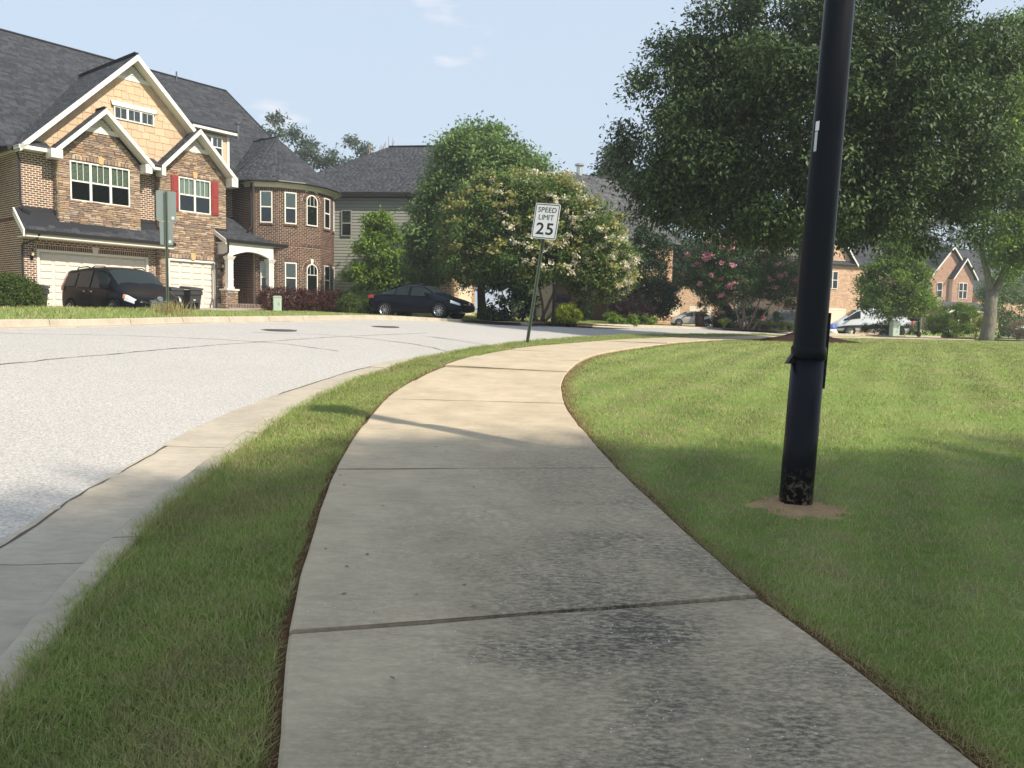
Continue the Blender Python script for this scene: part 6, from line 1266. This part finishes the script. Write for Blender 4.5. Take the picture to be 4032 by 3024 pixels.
def speed_sign():
    x, y = .31, 16.95; T = thing('speed_limit_sign', 'leaning white speed limit sign on a green post beside the sidewalk', 'sign', (x, y, g1(x, y) - .05)); T.rotation_euler = (0, R(7.6), R(-6))
    p = MB(); channel(p, -.3, 2.95); p.build('post', M_post, T)
    q = MB()
    holes = MB()
    for k in range(46): holes.box(-.007, .007, .0375, .0405, .1 + k * .05, .125 + k * .05)
    holes.build('post_holes', M_signk, T, kind='stuff')
    S = sub(T, 'sign_face'); S.location = (0, -.05, 2.70); S.rotation_euler = (0, 0, R(-24))
    MB().prism(rrect(.61, .762, .045), -.002, .002).build('plate', M_signw, S); rring(MB(), .575, .727, .035, .016, -.004, -.0025).build('border', M_signk, S)
    lettering(S, 'SPEED', 0, .245, .108, .45, -.0034, M_signk, .004); lettering(S, 'LIMIT', 0, .085, .108, .37, -.0034, M_signk, .004); lettering(S, '25', 0, -.16, .255, .42, -.0034, M_signk, .016)
    for z in (.3, -.3): MB().lathe([(.012, -.006), (.010, -.010)], 8, (0, 0, z), 'y').build('bolt', M_galv, S)
speed_sign()
def back_sign():
    x, y = -8.68, 19.4; T = thing('street_sign', 'back of two grey sign panels on a green post on the far bank', 'sign', (x, y, g1(x, y)), R(22)); p = MB(); channel(p, -.3, 3.02, .07); p.build('post', M_post, T)
    for (w, h, z) in ((.457, .74, 2.66), (.30, .575, 1.99)):
        o = MB().prism(rrect(w, h, .03), .045, .048).build('panel', M_plateal, T); MB().box(w / 2 - .11, w / 2 - .045, .042, .0445, z - h / 2 + .05, z - h / 2 + .12).build('sticker', M_sticker, o); o.data.transform(Matrix.Translation((0, 0, z)))
    o.rotation_euler = (0, 0, 0)
back_sign()
def lamp_post():
    x, y = POLE; T = thing('lamp_post', 'thick black lamp post standing in a bare patch of lawn', 'lamp post', (x, y, g1(x, y) - .05)); T.rotation_euler = (0, R(2.1), 0)
    m, t, b = new_mat('black_pole'); P = t.coord('Object'); n = t.noise(t.mapping(P, (30, 30, 4)), 1.0, 5, .7); sx = t.new('ShaderNodeSeparateXYZ'); t.l.new(P, sx.inputs[0])
    low = t.math('MULTIPLY_ADD', sx.outputs[2], -4.0, 1.15, clamp=True); sc_ = t.math('MULTIPLY', t.ramp(t.noise(P, 26, 4, .7), [(.5, 0.0), (.62, 1.0)]), low)
    c = t.mix(t.math('MULTIPLY', n, .5), (.007, .008, .011), (.016, .017, .021)); t.l.new(t.mix(sc_, c, (.22, .17, .12)), b.inputs['Base Color']); b.inputs['Roughness'].default_value = .3; b.inputs['Specular IOR Level'].default_value = .12
    MB().lathe([(.108, -.2), (.108, .3), (.105, 1.0)], 32).build('base_section', m, T, smooth=True); MB().lathe([(.106, .99), (.103, 1.05), (.098, 2.2), (.088, 4.0), (.086, 4.1)], 32).build('shaft', m, T, smooth=True)
    MB().lathe([(.104, .985), (.113, .995), (.113, 1.06), (.106, 1.075)], 32, cap=False).build('collar', m, T, smooth=True)
    MB().add([(-.10, -.03, 1.03), (-.10, .03, 1.03), (-.145, .03, .95), (-.145, -.03, .95), (-.095, -.03, .955), (-.095, .03, .955)], [(0, 1, 2, 3), (3, 2, 5, 4), (0, 3, 4), (1, 5, 2)]).build('flap', m, T, fix=True); MB().box(.096, .114, -.035, .035, .80, 1.30).build('cover_strip', m, T)
    c1 = MB(); c2 = MB()
    for mb, r, z0, z1, a0, a1 in ((c1, .0985, 2.46, 2.52, 196, 214), (c2, .0985, 2.33, 2.455, 196, 210)):
        pts = [(r * math.cos(R(a)), r * math.sin(R(a))) for a in np.linspace(a0, a1, 5)]; mb.add([(p[0], p[1], z0) for p in pts] + [(p[0], p[1], z1) for p in pts], [(i, i + 1, i + 6, i + 5) for i in range(4)])
    c1.build('label', M_signw, T, fix=True); c2.build('label', M_sticker, T, fix=True)
    L = sub(T, 'lantern'); L.location = (0, 0, 4.1); MB().lathe([(.09, 0), (.14, .05), (.12, .09)], 16).build('fitter', m, L, smooth=True); MB().lathe([(.12, .09), (.17, .45)], 12).build('globe', M_bulb, L); MB().lathe([(.19, .45), (.23, .47), (.12, .60), (.03, .66), (.02, .74)], 12).build('cap', m, L)
lamp_post()
# bare clay ring at the foot of the lamp post
def patch_disc(name, x, y, rx, ry, h, mat, dz, nr=7, na=36, jag=.15, seed=0):
    V = [(x, y, g1(x, y) + dz + h)]; F = []
    for i in range(1, nr + 1):
        f = i / nr
        for k in range(na):
            a = 2 * math.pi * k / na; w = 1 + jag * float(noise1(np.array([k * .45 + seed]), 51)[0]); px, py = x + rx * f * w * math.cos(a), y + ry * f * w * math.sin(a); V.append((px, py, g1(px, py) + dz + h * (1 - f) ** 1.2 * (1 + .25 * math.sin(k * 1.7 + i) + .2 * math.sin(k * 3.1 - i * 2))))
    for k in range(na): F.append((0, 1 + k, 1 + (k + 1) % na))
    for i in range(nr - 1):
        for k in range(na): a, b = 1 + i * na + k, 1 + i * na + (k + 1) % na; F.append((a, a + na, b + na, b))
    mb = MB(); mb.add(V, F); o = mb.build(name, mat, None, smooth=True); o['kind'] = 'structure'; return o
patch_disc('bare_soil', POLE[0] - .02, POLE[1] - .10, .42, .34, .022, M_clay, -.041, 9, 48, .35)
patch_disc('mulch_mound', 9.7, 25.5, 1.6, 1.5, .30, M_mulch, -.02, seed=4); patch_disc('mulch_bed', 2.0, 35.6, 3.4, 1.5, .06, M_mulch, .0, seed=9); patch_disc('mulch_bed', 14.2, 45.6, 3.6, 1.6, .06, simple('pine_straw', (.16, .07, .04), .95, noise=(.4, 20), bump=(.8, 30, .03)), .0, seed=14); patch_disc('mulch_bed', 24.2, 40.2, 2.8, 1.8, .05, M_mulch, .0, seed=24)
driveway([(-6.99, 37.4), (-8.55, 33.7), (-.9, 29.35), (1.55, 33.1)])
def H1w(u, v): return (-18.663 + .616 * u - .788 * v, 30.5 + .788 * u + .616 * v)
driveway([H1w(-3.5, -.25), H1w(7.8, -.4), H1w(7.8, -6.2), H1w(-3.5, -6.2)])
driveway([(27, 70), (33.5, 67.5), (36, 58.5), (30, 58.5)]); driveway([(16, 86), (23.5, 85), (20.5, 60), (14, 54.5)])
# man-hole covers
def road_z(x, y):
    q = ((KB[:, :2] - (x, y)) ** 2).sum(1); i = int(q.argmin()); f = (math.sqrt(q[i]) - RE0) / (RE1 - RE0); return float((kz[i] - .125) * (1 - f) + (fz[i] - .135) * f + .1 * f * (1 - f))
M_cover = simple('cast_iron_cover', (.03, .03, .03), .6, metal=.5, bump=(.5, 40))
for x, y, lab in ((-5.35, 17.6, 'dark round manhole cover in the road, the left one of two'), (-3.55, 21.3, 'dark round manhole cover in the road, the right one of two')):
    T = thing('manhole_cover', lab, 'manhole', (x, y, road_z(x, y) + .004), 0, 'manhole covers in the road'); MB().lathe([(.40, -.05), (.40, .006), (.33, .009)], 28, cap=True).build('ring', M_tar, T); MB().lathe([(.32, .0), (.32, .013), (.3, .015)], 28).build('lid', M_cover, T)
# wheeled bins
M_bin = simple('bin_plastic', (.035, .035, .036), .55, noise=(.06, 5))
def bin_(label, x, y, rz, z=None):
    T = thing('wheeled_bin', label, 'bin', (x, y, g1(x, y) if z is None else z), rz, 'wheeled rubbish bins by the garages'); v = [(-.24, -.22, .08), (.24, -.22, .08), (.24, .24, .08), (-.24, .24, .08), (-.3, -.31, .9), (.3, -.31, .9), (.3, .33, .9), (-.3, .33, .9)]
    MB().add(v, [(0, 3, 2, 1), (0, 1, 5, 4), (1, 2, 6, 5), (2, 3, 7, 6), (3, 0, 4, 7), (4, 5, 6, 7)]).build('body', M_bin, T); MB().add([(-.34, -.36, .9), (.34, -.36, .9), (.34, .36, .94), (-.34, .36, .94), (-.33, -.34, .98), (.33, -.34, .98), (.3, .34, 1.06), (-.3, .34, 1.06)], [(0, 3, 2, 1), (4, 5, 6, 7), (0, 1, 5, 4), (1, 2, 6, 5), (2, 3, 7, 6), (3, 0, 4, 7)]).build('lid', M_bin, T)
    MB().box(-.31, .31, -.335, -.30, .70, .86).build('rim_band', M_bin, T); MB().lathe([(.075, -.004), (.075, .0), (.001, .0)], 18, (-.06, -.262, .52), 'y').build('logo', M_sticker, T)
    for s in (-1, 1): MB().lathe([(.02, -.03), (.11, -.03), (.11, .03), (.02, .03)], 14, (0, 0, 0), 'y').build('wheel', M_tyre, T, loc=(s * .29, .25, .11), rot=(0, 0, R(90)))
    MB().tube([(-.25, .36, .95), (-.25, .42, .97), (.25, .42, .97), (.25, .36, .95)], .018, 6).build('handle', M_bin, T); MB().box(-.13, .13, -.262, -.235, .2, .36).build('catch_bar', M_arch, T)
bin_('grey wheeled bin with a round white logo behind the minivan nose', -14.3, 32.4, R(60)); bin_('grey wheeled bin beside the single garage door, right of the one with the minivan', -13.75, 33.0, R(62)); bin_('dark wheeled bin between the boxwood and the double garage door', -17.25, 27.9, R(60))
# cabinets, mailboxes and small things
M_cab = simple('cabinet_green', (.42, .50, .40), .5, noise=(.04, 4))
def cabinet(label, x, y, w, d, h, rz):
    T = thing('utility_cabinet', label, 'utility box', (x, y, g1(x, y) - .05), rz, 'utility cabinets'); MB().cbox(-w / 2, w / 2, -d / 2, d / 2, 0, h, .02).build('body', M_cab, T); MB().prism([(-w / 2 - .01, h), (w / 2 + .01, h), (w / 2 - .03, h + .05), (-w / 2 + .03, h + .05)], -d / 2 - .01, d / 2 + .01).build('lid', M_cab, T); MB().box(w * .2, w * .3, -d / 2 - .012, -d / 2, h * .55, h * .7).build('latch', M_galv, T)
cabinet('pale green utility cabinet on the lawn in front of the barberry hedge', -8.95, 29.3, .29, .26, .66, R(10)); cabinet('pale utility cabinet beside the young maple behind the lawn', 24.5, 49.6, .48, .4, .92, R(8))
def mailbox(label, x, y, rz, s=1.0):
    T = thing('mailbox', label, 'mailbox', (x, y, g1(x, y) - .05), rz, 'mailboxes along the street', s); MB().box(-.05, .05, -.05, .05, 0, 1.55).build('post', M_iron, T); MB().box(-.09, .09, -.09, .09, 0, .25).build('post_base', M_iron, T); MB().box(-.55, .05, -.03, .03, .86, .92).build('arm', M_iron, T)
    b = MB(); n = 8; pr = [(-.11, .92), (.11, .92)] + [(.11 * math.cos(math.pi * k / n), 1.06 + .11 * math.sin(math.pi * k / n)) for k in range(n + 1)]; b.prism(pr, -.62, -.10, 'x'); bx = b.build('box', M_iron, T); MB().prism([(p[0] * 1.05, .99 + (p[1] - .99) * 1.05) for p in pr], -.64, -.62, 'x').build('door', M_iron, bx); MB().box(-.3, -.27, -.13, -.115, 1.0, 1.16).build('flag', M_red, bx); MB().lathe([(.06, 1.55), (.03, 1.62), (.045, 1.66), (.001, 1.70)], 10, cap=False).build('finial', M_iron, T)
mailbox('black mailbox beside the cream blossom tree', 1.75, 33.9, R(175), 1.15); mailbox('black mailbox on a tall post right of the utility cabinet', 27.1, 51.6, R(8), 1.2)
def barrel():
    T = thing('barrel', 'brown barrel heaped with dry leaves on the street bank', 'barrel', (10.75, 44.6, g1(10.75, 44.6))); MB().lathe([(.22, 0), (.27, .3), (.25, .62), (.22, .62)], 16).build('tub', simple('brown_barrel', (.05, .028, .02), .7), T); P, D, N, L = cloud([(0, 0, .7, .3, .28, .2)], 120, 7, .05, .09, shell=.4, rough=.1); o = bpy.data.objects.new('leaf_heap', leaf_mesh('leaf_heap', P, D, N, L, LF['dry'])); link(o, T); o['kind'] = 'stuff'
barrel()
def bucket():
    T = thing('bucket', 'small white bucket on the grass beside the white van', 'bucket', (25.2, 57.6, g1(25.2, 57.6))); MB().lathe([(.11, 0), (.15, .3), (.14, .3), (.10, .02)], 14, cap=False).build('tub', M_white, T); MB().lathe([(.155, .28), (.16, .31), (.14, .31)], 14, cap=False).build('rim', M_cab, T)
bucket()
def bundle():
    T = thing('covered_bundle', 'blue and white bundle on the ground at the nose of the white van', 'bundle', (26.6, 64.5, g1(26.6, 64.5))); b = MB().lathe([(.05, .95), (.28, .85), (.38, .6), (.36, .45)], 12); b.build('blue_cover', simple('blue_tarp', (.05, .10, .42), .5), T, smooth=True); MB().lathe([(.3, 0), (.42, .2), (.38, .5)], 12).build('white_tub', M_white, T, smooth=True)
bundle()
reeds('tall pale weeds at the foot of the street sign post', -8.55, 19.2, 260, .42, .22, M_dry)
# litter on the sidewalk
def litter():
    T = bpy.data.objects.new('leaf_litter', None); link(T); tag(T, 'scattered dead leaves and seed husks on the sidewalk', 'litter', None, 'stuff'); n = 70; r = np.exp(rng.uniform(np.log(2.2), np.log(7), n)); th = rng.uniform(R(-16), R(24), n); xy = np.c_[r * np.sin(th), r * np.cos(th)]; sd, hw, _ = swd(xy); xy = xy[np.abs(sd) < hw - .05]; P = np.c_[xy, G(xy[:, 0], xy[:, 1]) + .012]; D = unit(len(P)); D[:, 2] *= .2; N = np.tile([0, 0, 1.0], (len(P), 1)) + unit(len(P)) * .3
    o = bpy.data.objects.new('leaves', leaf_mesh('leaves', P, D, N, rng.uniform(.012, .035, len(P)), LF['dry'])); link(o, T); o['kind'] = 'stuff'
litter()
lawn_blades()
# ------------------------------------------------------------------ summer haze
hz = MB().box(-1000, 1000, -400, 1600, -30, 40).build('haze', None, None, kind='stuff')
hm = bpy.data.materials.new('haze_air'); hm.use_nodes = True; hn = hm.node_tree; hn.nodes.clear()
ho = hn.nodes.new('ShaderNodeOutputMaterial'); hv = hn.nodes.new('ShaderNodeVolumePrincipled'); hv.inputs['Color'].default_value = (.93, .95, 1.0, 1); hv.inputs['Density'].default_value = .0011; hv.inputs['Anisotropy'].default_value = .2
hn.links.new(hv.outputs[0], ho.inputs['Volume']); hz.data.materials.append(hm); tag(hz, 'thin summer haze over the whole street', 'haze')
